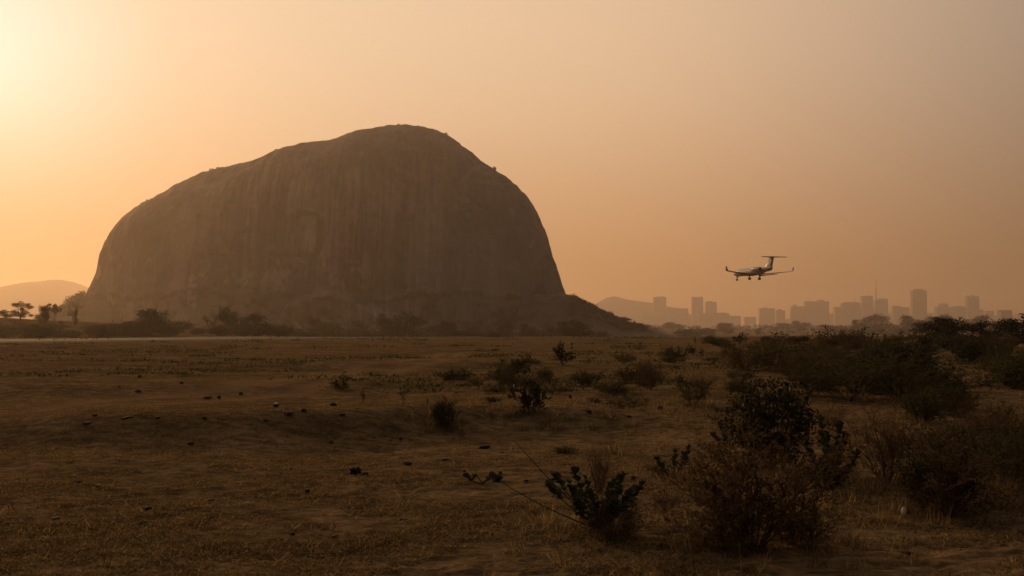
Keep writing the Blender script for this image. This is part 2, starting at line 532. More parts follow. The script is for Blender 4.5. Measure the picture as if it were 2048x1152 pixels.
def build_rock():
    P = [at(px, py, ROCK_Y) for px, py in SIL]
    sx = np.array([p.x for p in P]); sz = np.array([p.z for p in P])
    zb = -14.0
    # even spacing along the silhouette curve
    seg = np.concatenate([[0], np.cumsum(np.hypot(np.diff(sx), np.diff(sz)))])
    s = np.linspace(0, seg[-1], 620)
    X0 = np.interp(s, seg, sx); S = np.interp(s, seg, sz)
    k = np.array([1, 4, 6, 4, 1.0]); k /= k.sum()
    for _ in range(6):
        S[2:-2] = np.convolve(S, k, 'valid'); X0[2:-2] = np.convolve(X0, k, 'valid')
    # perspective swell of the nearer face, taken back so that the skyline sits where it should
    pxs = 1024 + X0 / ROCK_Y * F
    S = CAMZ + (S - CAMZ) * np.interp(pxs, [200, 240, 300, 340, 420, 540, 620, 700, 780, 860, 930, 1090, 1110], [1.0, .985, .962, .95, .958, .948, .957, .955, .97, .99, 1.0, 1.0, 1.0])
    S = S + 0.8 * fbm2(s / 7.0, s * 0, 3, 51) + 0.5 * fbm2(s / 38.0, s * 0 + 5, 2, 53)
    xc, hw = (X0[0] + X0[-1]) / 2, (X0[-1] - X0[0]) / 2
    u = np.clip((X0 - xc) / hw, -1, 1)
    D = 270.0 * RK * np.clip(1 - u * u, 0, 1) ** 0.62 + 4.0
    phi = np.concatenate([np.linspace(0, PI / 2, 230), np.linspace(PI / 2, PI, 60)[1:]])
    cph, sph = np.cos(phi), np.sin(phi)
    ca = np.sign(cph) * np.abs(cph) ** 0.80
    sb = np.abs(sph) ** 0.84
    shrink = 1 - 0.24 * np.clip(ca, 0, 1)[:, None] ** 1.3
    X = xc + (X0 - xc)[None, :] * shrink
    T = sb[:, None]
    Z = zb + (S - zb)[None, :] * T
    Y = ROCK_Y + 10 - D[None, :] * ca[:, None]
    # relief
    front = np.abs(ca)[:, None] ** 0.6 * np.minimum(1, D / (120.0 * RK))[None, :]
    flute = fbm2(X / 13.0, Z / 170.0 + 3, 4, 61, 0.55)
    chan = np.clip(fbm2(X / 6.5, Z / 120.0, 2, 66) - 0.25, 0, 1)
    bulge = fbm2(X / 190.0, Z / 150.0, 3, 71)
    crag = fbm3(X / 22.0, Y / 22.0, Z / 22.0, 3, 76)
    steep = smooth(20, 60, Z) * (1 - smooth(0.90, 1.0, T))
    step = np.clip(fbm2(X / 75.0, Z / 45.0, 3, 69) * 4.0, -1, 1)
    off = 12 * bulge + (3.0 * flute - 3.2 * chan) * steep * (0.35 + 0.65 * np.exp(-((X / ROCK_Y * F + 324) / 190.0) ** 2)) + 1.6 * crag + 1.6 * step
    # photo coordinates of every front vertex, for the slabs and scars seen on the face
    PX = 1024 + X / Y * F; PY = HOR - (Z - CAMZ) / Y * F
    arch = np.hypot((PX - 608) / 42.0, np.minimum(PY - 462, 0) / 48.0 + np.maximum(PY - 462, 0) / 70.0)
    arch = arch + 0.12 * fbm2(X / 25.0, Z / 25.0, 3, 81)
    scar = (1 - smooth(0.86, 1.0, arch)) * smooth(560, 590, PX)
    off = off - 9.0 * scar
    slab = np.hypot((PX - 668) / 120.0, (PY - 668) / 92.0) + 0.06 * fbm2(X / 30.0, Z / 30.0, 3, 83)
    off = off + 26.0 * (1 - smooth(0.8, 1.02, slab))
    ledge = np.abs(PY - (585 + 14 * fbm2(X / 60.0, Z * 0, 3, 85))) / 6.0
    off = off + 3.0 * np.exp(-ledge ** 2)
    Y = Y - np.sign(ca)[:, None] * off * front
    Z = Z + 1.0 * crag * smooth(0, 0.2, T)
    lw = (1 - np.abs(PX - 265) / 500)
    grain = fbm2(X / 9.0, Z / 34.0, 4, 88)
    soft = 1 - smooth(0.55, 1.05, arch + 0.35 * fbm2(X / 18.0, Z / 26.0, 3, 87))
    scar_c = 0.9 * soft * np.clip(0.70 + 0.7 * grain, 0, 1)
    low = smooth(455, 570, PY)
    flecks = smooth(0.45, 0.72, fbm2(X / 13.0, Z / 17.0, 4, 93)) * (0.25 + 0.75 * low) * smooth(-0.2, 0.4, fbm2(X / 90.0, Z / 70.0, 2, 94))
    drape = smooth(0.1, 0.6, fbm2(X / 30.0, Z / 90.0, 3, 98)) * 0.16 * smooth(340, 430, PY)
    slab_in = 0.10 * (1 - smooth(0.9, 1.0, slab)) * np.clip(0.7 + grain, 0, 1)
    scar_c = np.clip(scar_c + 0.50 * flecks + drape + slab_in, 0, 0.8)
    streak = np.clip(0.30 + 0.75 * np.exp(-((PX - 705) / 85.0) ** 2) * smooth(300, 380, PY) + 0.5 * np.exp(-((PX - 840) / 60.0) ** 2)
                     + 0.55 * fbm2(X / 120.0, Z / 140.0, 3, 99), 0.05, 1.0) * (0.35 + 0.65 * smooth(270, 350, PY))
    edge_l = 0.8 * np.exp(-((arch - 0.99) / 0.04) ** 2) * smooth(455, 430, PY) * smooth(585, 612, PX) + np.exp(-((slab - 0.99) / 0.03) ** 2) * smooth(-0.3, 0.3, grain)
    c2_ = fbm2(X / 45.0, Z / 60.0, 3, 102)
    edge_l = edge_l + np.exp(-(np.abs(c2_) / 0.02) ** 2) * smooth(0.1, 0.5, fbm2(X / 70.0, Z / 70.0, 2, 103)) * 0.6
    veg = smooth(0.15, 0.6, fbm2(X / 16.0, Z / 10.0, 4, 95) + 0.8 * np.exp(-ledge ** 2) - 0.2) * smooth(545, 600, PY)
    veg = np.maximum(veg, 0.7 * smooth(0.5, 0.8, fbm2(X / 11.0, Z / 11.0, 3, 97)) * smooth(0.93, 0.99, T))
    veg = np.maximum(veg, 0.75 * np.clip(edge_l, 0, 1))
    nr, nc = X.shape
    V = np.stack([X, Y, Z], -1).reshape(-1, 3)
    i = np.arange(nr - 1)[:, None] * nc; j = np.arange(nc - 1)[None, :]
    Q = np.stack([i + j, i + j + 1, i + nc + j + 1, i + nc + j], -1).reshape(-1, 4)
    me = mesh_np('granite_dome', V, Q, True)
    for nm, arr in (('scar', scar_c), ('veg', np.clip(veg, 0, 0.9)), ('streak', streak)):
        at_ = me.attributes.new(nm, 'FLOAT', 'POINT')
        at_.data.foreach_set('value', arr.ravel().astype(np.float32))
    o = link('granite_dome', me, M['rock'])
    return tag(o, 'huge bare granite dome with streaked cliff face rising from the plain', 'rock')
rock = build_rock()

def slope_h(x, y):
    """scrubby foot slope that leans on both ends of the dome"""
    l0, r0 = at(168, 660, ROCK_Y).x, at(1134, 660, ROCK_Y).x
    xc, hw = (l0 + r0) / 2, (r0 - l0) / 2
    u = (x - xc) / hw; v = (y - ROCK_Y - 10) / (290.0 * RK)
    rr = np.hypot(u, v)
    ang_r = 0.5 + 0.5 * u / np.maximum(rr, 1e-6)
    dist = (rr - 1.0) * np.where(np.abs(v) > np.abs(u), 310.0 * RK, hw)
    side = np.clip(np.abs(u) / np.maximum(rr, 1e-6), 0, 1)
    top = 6.0 + 40.0 * smooth(0.86, 0.99, side)
    reach = 40 + 16 * np.clip(ang_r, 0, 1)
    d = np.clip(dist, 0, None)
    h = top * np.exp(-(d / reach) ** 1.15) - 14.0 * smooth(45, 200, d)
    return h - 3.0 + (3.5 * fbm2(x / 30, y / 30, 3, 101) + 1.2 * fbm2(x / 8, y / 8, 2, 104)), dist

def build_slope():
    gx = np.linspace(-1050 * RK, 560 * RK, 270); gy = np.linspace(1020 * RK, 1980 * RK, 160)
    X, Y = np.meshgrid(gx, gy)
    H, dist = slope_h(X, Y)
    edge = smooth(0, 60, X - gx[0]) * smooth(0, 60, gx[-1] - X) * smooth(0, 60, Y - gy[0]) * smooth(0, 60, gy[-1] - Y)
    Z = np.where(edge > 0, H * edge - 30 * (1 - edge), -30)
    nr, nc = X.shape
    i = np.arange(nr - 1)[:, None] * nc; j = np.arange(nc - 1)[None, :]
    Q = np.stack([i + j, i + j + 1, i + nc + j + 1, i + nc + j], -1).reshape(-1, 4)
    keep = (dist.ravel()[Q] > -35).any(1)
    o = link('foot_slope', mesh_np('foot_slope', np.stack([X, Y, Z], -1).reshape(-1, 3), Q[keep], True), M['slope'])
    tag(o, 'scrubby slope at the foot of the granite dome', kind='structure')
build_slope()

# ------------------------------------------------------------------ far hills
def build_hill(name, pts, Y, depth, label, seed):
    P = [at(px, py, Y) for px, py in pts]
    x = np.linspace(P[0].x, P[-1].x, 160)
    S = np.interp(x, [p.x for p in P], [p.z for p in P])
    k = np.ones(7) / 7
    S[3:-3] = np.convolve(S, k, 'valid')
    v = np.linspace(-1, 1, 41)
    X = np.repeat(x[None, :], 41, 0)
    Yv = Y + depth * v[:, None] + 0 * X
    prof = np.cos(v * PI / 2) ** 0.8
    Z = -10 + (S[None, :] + 10) * prof[:, None]
    Z = Z + (8 * fbm2(X / 160, Yv / 160, 4, seed) ) * prof[:, None] * np.minimum(1, S[None, :] / 80)
    nr, nc = X.shape
    i = np.arange(nr - 1)[:, None] * nc; j = np.arange(nc - 1)[None, :]
    Q = np.stack([i + j, i + j + 1, i + nc + j + 1, i + nc + j], -1).reshape(-1, 4)
    tag(link(name, mesh_np(name, np.stack([X, Yv, Z], -1).reshape(-1, 3), Q, True), M['hill']), label, kind='structure')
build_hill('hill', [(-260, 668), (-160, 610), (-60, 585), (0, 576), (45, 571), (80, 561), (105, 563), (125, 559), (148, 566), (170, 580), (230, 600), (330, 640), (420, 668)], 6000, 900, 'hazy hill range left of the granite dome', 111)
build_hill('hill', [(1120, 668), (1170, 630), (1195, 606), (1215, 595), (1232, 592), (1250, 597), (1270, 602), (1310, 607), (1350, 616), (1400, 640), (1480, 668)], 8400, 500, 'faint hazy hill between the dome and the city', 117)
build_hill('hill', [(1480, 668), (1560, 640), (1640, 628), (1720, 622), (1800, 628), (1900, 622), (2000, 630), (2150, 622), (2300, 668)], 8700, 250, 'low hazy ridge behind the city', 119)

# ------------------------------------------------------------------ plant kit
class Tubes:
    def __init__(self):
        self.v, self.q, self.n = [], [], 0
    def add(self, pts, r0, r1, sides=4):
        pts = np.asarray(pts, float)
        k = len(pts)
        d = np.gradient(pts, axis=0)
        d /= np.linalg.norm(d, axis=1, keepdims=True) + 1e-9
        ref = np.array([0.31, 0.17, 0.93]) if abs(d[0][2]) < 0.9 else np.array([0.95, 0.2, 0.1])
        a = np.cross(d, ref); a /= np.linalg.norm(a, axis=1, keepdims=True) + 1e-9
        b = np.cross(d, a)
        rad = np.linspace(r0, r1, k)[:, None]
        ring = []
        for s in range(sides):
            t = 2 * PI * s / sides
            ring.append(pts + rad * (a * math.cos(t) + b * math.sin(t)))
        V = np.stack(ring, 1).reshape(-1, 3)
        i = np.arange(k - 1)[:, None] * sides; j = np.arange(sides)[None, :]; j2 = (j + 1) % sides
        Q = np.stack([i + j, i + j2, i + sides + j2, i + sides + j], -1).reshape(-1, 4)
        self.v.append(V); self.q.append(Q + self.n); self.n += len(V)
    def mesh(self, name):
        return mesh_np(name, np.vstack(self.v), np.vstack(self.q), True)

def unit(v):
    return v / (np.linalg.norm(v, axis=-1, keepdims=True) + 1e-9)

def leaf_arrays(pos, d, up, L, W, shape=6):
    pos = np.asarray(pos, float); d = unit(np.asarray(d, float)); up = np.asarray(up, float)
    n_ = len(pos)
    L = np.broadcast_to(np.asarray(L, float), (n_,))[:, None]; W = np.broadcast_to(np.asarray(W, float), (n_,))[:, None]
    s = unit(np.cross(d, up)); n = np.cross(s, d)
    if shape == 6:
        P = [pos, pos + d * L * .30 + s * W * .46 + n * L * .05, pos + d * L * .68 + s * W * .42 + n * L * .04, pos + d * L - n * L * .07,
             pos + d * L * .68 - s * W * .42 + n * L * .04, pos + d * L * .30 - s * W * .46 + n * L * .05]
        fc = [(0, 1, 2, 3), (0, 3, 4, 5)]
    elif shape == 4:
        P = [pos, pos + d * L * .45 + s * W * .5 + n * L * .08, pos + d * L, pos + d * L * .45 - s * W * .5 + n * L * .08]
        fc = [(0, 1, 2), (0, 2, 3)]
    else:
        P = [pos - s * W * .5, pos + s * W * .5, pos + d * L]
        fc = [(0, 1, 2)]
    k = len(P)
    V = np.stack(P, 1).reshape(-1, 3)
    base = np.arange(n_)[:, None, None] * k
    Fc = (base + np.array(fc)[None]).reshape(-1, len(fc[0]))
    return V, Fc

def rand_dirs(rs, n, upbias=0.0):
    v = rs.normal(size=(n, 3)); v[:, 2] += upbias
    return unit(v)

def skeleton(rs, n_main, H, R, spread, kids=(5, 4), wander=0.12, droop=0.0, base_r=0.04, kid_len=0.5):
    out = []
    def run(p, d, length, level):
        k = 6
        pts = [p]
        step = length / (k - 1)
        for i in range(k - 1):
            d = unit(d + rs.normal(size=3) * wander + np.array([0, 0, -droop * (i / k)]))
            pts.append(pts[-1] + d * step)
        pts = np.array(pts)
        out.append((pts, level))
        if level < len(kids):
            for _ in range(kids[level]):
                t = rs.uniform(0.25, 0.98)
                f = t * (k - 1); i0 = min(int(f), k - 2)
                q = pts[i0] + (pts[i0 + 1] - pts[i0]) * (f - i0)
                dd = unit(unit(pts[i0 + 1] - pts[i0]) + rs.normal(size=3) * 0.62 + np.array([0, 0, 0.12]))
                run(q, dd, length * kid_len * rs.uniform(0.6, 1.15), level + 1)
    for i in range(n_main):
        az = 2 * PI * (i + rs.uniform(-.35, .35)) / n_main
        tilt = spread * rs.uniform(0.15, 1.0)
        d = np.array([math.sin(tilt) * math.cos(az), math.sin(tilt) * math.sin(az), math.cos(tilt)])
        r = base_r * R * rs.uniform(0.2, 1)
        # length to the envelope ellipsoid
        ln = 1 / math.sqrt((math.sin(tilt) / R) ** 2 + (math.cos(tilt) / H) ** 2) * rs.uniform(0.62, 0.95)
        run(np.array([r * math.cos(az), r * math.sin(az), -0.02]), d, ln, 0)
    return out

def proto_shrub(key, seed, H, W, n_main, spread, kids, leaf, n_leaf, mat, twig='twig', wander=0.12, droop=0.0, stem_r=0.008, fill=0, kid_len=0.5, min_level=1, upl=0.35):
    rs = np.random.default_rng(seed)
    sk = skeleton(rs, n_main, H * 0.92, W / 2 * 0.92, spread, kids, wander, droop, kid_len=kid_len)
    T = Tubes()
    for pts, lv in sk:
        r0 = stem_r * (0.55 ** lv)
        T.add(pts, r0, r0 * 0.45, 4 if lv == 0 else 3)
    cand = [pts for pts, lv in sk if lv >= min_level] or [pts for pts, _ in sk]
    P, D = [], []
    for _ in range(n_leaf):
        pts = cand[rs.integers(len(cand))]
        t = rs.uniform(0.15, 1.0) * (len(pts) - 1); i0 = min(int(t), len(pts) - 2)
        P.append(pts[i0] + (pts[i0 + 1] - pts[i0]) * (t - i0)); D.append(unit(pts[i0 + 1] - pts[i0]))
    if fill:
        g = rand_dirs(rs, fill) * (rs.uniform(0.25, 1, (fill, 1)) ** 0.45)
        lump = 0.78 + 0.28 * fbm3(g[:, 0] * 2.2, g[:, 1] * 2.2, g[:, 2] * 2.2, 3, seed)
        g = g * lump[:, None]
        P += list(np.stack([g[:, 0] * W / 2, g[:, 1] * W / 2, H * (0.48 + 0.50 * g[:, 2])], -1)); D += list(unit(g + [0, 0, 0.2]))
    P, D = np.array(P), np.array(D)
    ok = P[:, 2] > 0.01
    P, D = P[ok], D[ok]
    dirs = unit(D * 0.5 + rs.normal(size=P.shape) * 0.6 + np.array([0, 0, upl]))
    ups = unit(rs.normal(size=P.shape) * 0.6 + np.array([0, 0, 1.0]))
    Ls = leaf[0] * rs.uniform(0.55, 1.3, len(P))
    V, Fc = leaf_arrays(P, dirs, ups, Ls, Ls * leaf[1], 6 if leaf[0] > 0.05 else 4)
    m1, m2 = T.mesh(key + '_stem'), mesh_np(key + '_foliage', V, Fc)
    m1.materials.append(M[twig]); m2.materials.append(M[mat])
    allp = np.vstack([V] + T.v)
    PROTO[key] = (m1, m2, float(np.percentile(allp[:, 2], 99.5)), float(np.percentile(np.abs(allp[:, :2]), 99.0)) * 2)

def blob_leaves(rs, blobs, n, size, flat=0.0):
    vol = np.array([b[3] * b[3] * b[4] for b in blobs]) ** 0.75
    pick = rs.choice(len(blobs), n, p=vol / vol.sum())
    B = np.array(blobs)[pick]
    g = rand_dirs(rs, n) * (rs.uniform(0, 1, (n, 1)) ** 0.35)
    lump = 0.85 + 0.45 * noise3(B[:, 0] * 31 + g[:, 0] * 1.9, B[:, 1] * 31 + g[:, 1] * 1.9, B[:, 2] * 31 + g[:, 2] * 1.9, 7)
    g = g * lump[:, None]
    P = B[:, :3] + g * np.stack([B[:, 3], B[:, 3], B[:, 4]], -1)
    D = unit(g + rs.normal(size=(n, 3)) * 0.8)
    U = unit(rs.normal(size=(n, 3)) + [0, 0, 0.8])
    L = size * rs.uniform(0.5, 1.4, n)
    return leaf_arrays(P, D, U, L, L * 0.75, 4)

def proto_tree(key, seed, kind, n=2600, size=0.035, mat='leaf_tree'):
    """unit tree: 1 high, 1 wide"""
    rs = np.random.default_rng(seed)
    T = Tubes(); blobs = []
    if kind == 'acacia':
        for i in range(15):
            a = 2 * PI * i / 15 + rs.uniform(-.3, .3); r = rs.uniform(0.06, 0.36)
            blobs.append((r * math.cos(a), r * math.sin(a), rs.uniform(0.45, 0.92) - 0.25 * r, rs.uniform(0.10, 0.17), rs.uniform(0.05, 0.10)))
        fork = 0.34
    elif kind == 'round':
        for i in range(24):
            a = rs.uniform(0, 2 * PI); r = 0.33 * math.sqrt(rs.uniform()); z = rs.uniform(0.20, 0.86)
            blobs.append((r * math.cos(a), r * math.sin(a), z * (1 - 0.25 * r), rs.uniform(0.10, 0.19), rs.uniform(0.09, 0.15)))
        fork = 0.28
    elif kind == 'dome':
        for i in range(30):
            a = rs.uniform(0, 2 * PI); t = rs.uniform(0, 1); r = 0.36 * math.sqrt(max(0, 1 - t ** 2.5)) * rs.uniform(0.4, 1); z = 0.10 + 0.74 * t
            blobs.append((r * math.cos(a), r * math.sin(a), z, rs.uniform(0.10, 0.17), rs.uniform(0.10, 0.16)))
        fork = 0.2
    elif kind == 'airy':
        for i in range(22):
            a = rs.uniform(0, 2 * PI); r = 0.40 * math.sqrt(rs.uniform()); z = rs.uniform(0.18, 0.93)
            blobs.append((r * math.cos(a), r * math.sin(a), z - 0.3 * r * r, rs.uniform(0.09, 0.16), rs.uniform(0.07, 0.12)))
        fork = 0.22
    else:
        fork = 0.3
    if kind == 'bare':
        sk = skeleton(rs, 5, 1.0, 0.5, 0.75, (5, 4, 3), 0.14, 0, 0.02, 0.55)
        for pts, lv in sk:
            r0 = 0.020 * (0.55 ** lv); T.add(pts, r0, r0 * 0.5, 4)
        blobs = [(p[-1][0], p[-1][1], p[-1][2], 0.05, 0.05) for p, lv in sk if lv == 3][:25]
        n = n // 12
    else:
        top = np.array([0.02, 0.01, fork])
        T.add([(0, 0, -0.02), (0.01, 0, fork * 0.5), tuple(top)], 0.030, 0.022, 7)
        for (x, y, z, r, rz) in blobs:
            mid = top + (np.array([x, y, z]) - top) * 0.5 + np.array([x, y, 0]) * 0.12 + rs.normal(size=3) * 0.015
            q = top + rs.normal(size=3) * 0.006 - np.array([0, 0, rs.uniform(0, 0.06)])
            T.add([tuple(q), tuple(mid), (x, y, z)], 0.012, 0.004, 4)
    V, Fc = blob_leaves(rs, blobs, n, size)
    m1, m2 = T.mesh(key + '_trunk'), mesh_np(key + '_crown', V, Fc)
    m1.materials.append(M['bark']); m2.materials.append(M[mat])
    allp = np.vstack([V] + T.v)
    PROTO[key] = (m1, m2, float(np.percentile(allp[:, 2], 99.3)), float(np.percentile(np.abs(allp[:, :2]), 98.5)) * 2)

PROTO = {}
ANG = np.random.default_rng(5)

def put(name, label, cat, key, loc, H, W, parts=('stem', 'foliage'), group=None, rot=None):
    m1, m2, h0, w0 = PROTO[key]
    s = W / w0
    t = thing(name, label, cat, loc, ANG.uniform(0, 2 * PI) if rot is None else rot, (s, s, H / h0), group)
    link(parts[0], m1, None, t); link(parts[1], m2, None, t)
    return t

def tree(key, px, ytop, wpx, Y, label, group=None, name='tree', sink=0.2, rot=None):
    x = (px - 1024.0) / F * Y
    zb = tz(x, Y) - sink
    zt = at(px, ytop, Y).z
    return put(name, label, 'tree', key, (x, Y, zb), zt - zb, wpx / F * Y, ('trunk', 'crown'), group, rot)

def shrub(key, px, py, wpx, hpx, label, group=None, name='shrub', rot=None, cat='shrub'):
    p = on_ground(px, py)
    return put(name, label, cat, key, (p.x, p.y, p.z - 0.03), hpx / F * p.y, wpx / F * p.y, ('stem', 'foliage'), group, rot)

for i, k in enumerate(('acacia', 'acacia', 'round', 'round', 'round', 'dome', 'dome', 'airy', 'airy', 'bare', 'bare')):
    proto_tree('%s%d' % (k, i), 200 + i, k, {'dome': 5200, 'round': 4600, 'acacia': 3600, 'airy': 4200, 'bare': 900}[k],
               {'dome': 0.032, 'round': 0.036, 'acacia': 0.034, 'airy': 0.034, 'bare': 0.02}[k])
TREES = {'acacia': ('acacia0', 'acacia1'), 'round': ('round2', 'round3', 'round4'), 'dome': ('dome5', 'dome6'), 'airy': ('airy7', 'airy8'), 'bare': ('bare9', 'bare10')}

for i in range(3):
    proto_shrub('dense%d' % i, 300 + i, 1.2, 1.4, 9, 0.8, (6, 4), (0.050, 0.55), 2000, 'leaf_dark', 'bark', fill=4600)
    proto_shrub('twiggy%d' % i, 310 + i, 1.3, 1.5, 22, 0.8, (9, 5), (0.034, 0.5), 5200, 'leaf_rust', 'twig', stem_r=0.007, kid_len=0.42)
    proto_shrub('olive%d' % i, 320 + i, 1.1, 1.4, 13, 0.85, (7, 4), (0.042, 0.5), 3400, 'leaf_olive', 'twig', stem_r=0.007)
    proto_shrub('upright%d' % i, 330 + i, 1.0, 0.9, 9, 0.6, (5, 2), (0.075, 0.5), 900, 'leaf_dark', 'bark', stem_r=0.008, min_level=0, upl=0.6)
    proto_shrub('mound%d' % i, 340 + i, 0.5, 1.2, 14, 1.25, (6, 3), (0.045, 0.4), 2200, 'leaf_olive', 'twig', fill=700, stem_r=0.005)
    proto_shrub('dry%d' % i, 350 + i, 1.3, 1.3, 24, 0.6, (8, 4), (0.024, 0.45), 1500, 'leaf_rust', 'twig', stem_r=0.006, kid_len=0.45)
for i in range(2):
    proto_shrub('sapling%d' % i, 360 + i, 0.8, 0.4, 3, 0.35, (4, 2), (0.05, 0.5), 90, 'leaf_olive', 'twig', stem_r=0.006, min_level=0)
    proto_shrub('spiky%d' % i, 370 + i, 0.7, 0.9, 8, 1.0, (4,), (0.10, 0.28), 160, 'leaf_dark', 'bark', stem_r=0.01, min_level=0)
proto_shrub('pale0', 380, 0.6, 0.7, 14, 0.9, (6, 4), (0.05, 0.6), 1300, 'leaf_pale', 'twig', fill=900, stem_r=0.005)

# ------------------------------------------------------------------ trees along the runway and beyond
A, R_, D_, I_, B_ = TREES['acacia'], TREES['round'], TREES['dome'], TREES['airy'], TREES['bare']
ROAD = 'trees along the far side of the runway'
tree(I_[0], 41, 604, 42, 335, 'flat-topped open tree on the grassy hill, farthest left', ROAD, 'acacia_tree')
tree(R_[2], 10, 620, 26, 345, 'low bushy tree at the left edge beside the flat-topped tree', ROAD)
tree(R_[1], 91, 611, 30, 325, 'small dark leafy tree on the crest of the grassy hill', ROAD)
tree(A[1], 110, 608, 22, 420, 'thin open-crowned tree behind the small dark hill tree', ROAD)
tree(B_[0], 151, 602, 30, 325, 'leafless tree in front of the left end of the dome', ROAD, 'bare_tree')
tree(R_[1], 302, 619, 82, 295, 'dark wide low tree standing out before the dome', ROAD)
tree(B_[1], 423, 626, 30, 330, 'bare grey bush-like tree left of the tall round tree', ROAD, 'bare_tree')
tree(R_[0], 456, 615, 40, 345, 'tall narrow tree with a round hazy crown', ROAD)
tree(D_[1], 508, 628, 70, 320, 'ragged dark tree right of the tall round tree', ROAD)
tree(D_[0], 642, 638, 78, 470, 'wide flat hazy tree behind the runway below the pale scar', ROAD)
tree(D_[1], 716, 640, 60, 520, 'rounded hazy tree between two wider trees', ROAD)
tree(R_[0], 777, 628, 50, 440, 'left lobe of the airy tree pair below the dome', ROAD, rot=1.0)
tree(R_[2], 812, 624, 70, 450, 'tallest airy tree below the middle of the dome', ROAD, rot=2.4)
tree(D_[0], 886, 643, 70, 430, 'dense dark dome-shaped tree right of the airy pair', ROAD)
tree(R_[1], 946, 653, 46, 680, 'small faint tree left of the two ball-shaped trees', ROAD)
tree(R_[2], 972, 655, 34, 700, 'faint low tree beside the first ball-shaped tree', ROAD)
tree(D_[1], 1010, 648, 40, 620, 'first of two ball-shaped hazy trees', ROAD)
tree(D_[0], 1056, 648, 40, 590, 'second of two ball-shaped hazy trees', ROAD)
tree(D_[1], 1144, 641, 72, 415, 'big solid dark round tree at the right foot of the dome', ROAD)
tree(R_[0], 1196, 664, 40, 640, 'low faint tree just right of the big round tree', ROAD)

VAL = 'trees in the misty valley'
for args in [(D_[0], 1296, 650, 60, 950, 'broad misty tree below the end of the dome slope'),
             (D_[1], 1272, 662, 50, 800, 'low misty tree in front of the broad misty tree'),
             (D_[0], 1372, 659, 52, 760, 'round misty tree beside the field edge below the left towers'),
             (R_[0], 1347, 645, 44, 1500, 'faint tree below the left towers'),
             (R_[1], 1448, 646, 44, 1250, 'misty tree under the wide low block of the city'),
             (R_[2], 1412, 656, 40, 1000, 'small misty tree right of the round one by the field edge'),
             (D_[1], 1566, 646, 50, 1600, 'faint tree left of the valley tree pair'),
             (D_[0], 1600, 642, 44, 1600, 'taller tree of the faint valley tree pair'),
             (R_[1], 1655, 650, 60, 1300, 'low misty tree in the valley under the wide stepped block'),
             (D_[1], 1752, 630, 66, 1150, 'large hazy tree below the mast'),
             (D_[0], 1716, 640, 34, 1200, 'small hazy tree at the left of the large one below the mast'),
             (D_[0], 1816, 632, 56, 1150, 'large hazy tree left of the tallest tower'),
             (R_[0], 1852, 634, 44, 1250, 'hazy tree at the base of the tallest tower'),
             (D_[1], 1886, 630, 60, 1200, 'hazy tree behind the dark thicket trees'),
             (D_[0], 1960, 632, 70, 1150, 'wide hazy tree near the right towers'),
             (R_[2], 2012, 638, 50, 1200, 'hazy tree at the right behind the dark edge tree')]:
    a = list(args); a[4] = min(2700, a[4] * 1.75)
    tree(*a, group=VAL)

DK = 'dark trees on the right bank'
tree(D_[0], 1868, 636, 96, 120, 'dark spreading tree, left of the three on the right bank', DK)
tree(R_[0], 1912, 638, 60, 112, 'smaller dark tree touching the spreading one', DK)
tree(D_[1], 1972, 643, 80, 105, 'low dark tree in the gap between the other bank trees', DK)
tree(D_[0], 2040, 628, 92, 100, 'dark tree cut by the right edge of the view', DK)

# trees and bushes on the dome and its foot slopes
def slope_tree(key, px, ytop, hpx, wpx, Y, label, group='trees on the foot slopes of the dome', cat='tree'):
    x = (px - 1024.0) / F * Y
    zt = at(px, ytop, Y).z
    H = hpx / F * Y
    return put('tree' if cat == 'tree' else 'shrub', label, cat, key, (x, Y, zt - H), H, wpx / F * Y, ('trunk', 'crown'), group)
for i, (px, yt, h, w, lab) in enumerate([
        (1148, 592, 16, 20, 'tree where the right foot slope meets the cliff'), (1166, 600, 16, 20, 'spreading tree second up the right foot slope'),
        (1187, 610, 15, 18, 'umbrella tree standing clear on the right foot slope'), (1203, 621, 12, 22, 'low tree below the umbrella tree on the slope'),
        (1224, 629, 12, 18, 'small tree low on the right foot slope'), (1250, 634, 13, 26, 'rounded tree at the toe of the right foot slope'),
        (154, 590, 13, 14, 'tree against the left edge of the cliff'), (141, 602, 12, 18, 'tree midway down the left foot slope'),
        (124, 609, 12, 18, 'lowest tree on the left foot slope')]):
    slope_tree((R_ + A)[i % 5], px, yt, h, w, ROCK_Y + 5, lab)
for i, (px, yt, h, w, lab) in enumerate([
        (794, 247, 6, 10, 'tiny bush on the summit of the dome'), (772, 249, 5, 9, 'tiny bush just left of the summit bush'),
        (836, 250, 5, 8, 'tiny bush right of the summit'), (891, 264, 6, 8, 'tiny bush on the right shoulder of the dome'),
        (989, 332, 6, 8, 'tiny bush on the steep right skyline'), (420, 336, 6, 14, 'tiny bush halfway up the left skyline'),
        (292, 398, 6, 9, 'tiny bush low on the left skyline'), (432, 333, 5, 8, 'second tiny bush halfway up the left skyline')]):
    slope_tree(D_[i % 2], px, yt + 1, h + 3, w, ROCK_Y + 10, lab, 'bushes on the skyline of the dome', 'shrub')

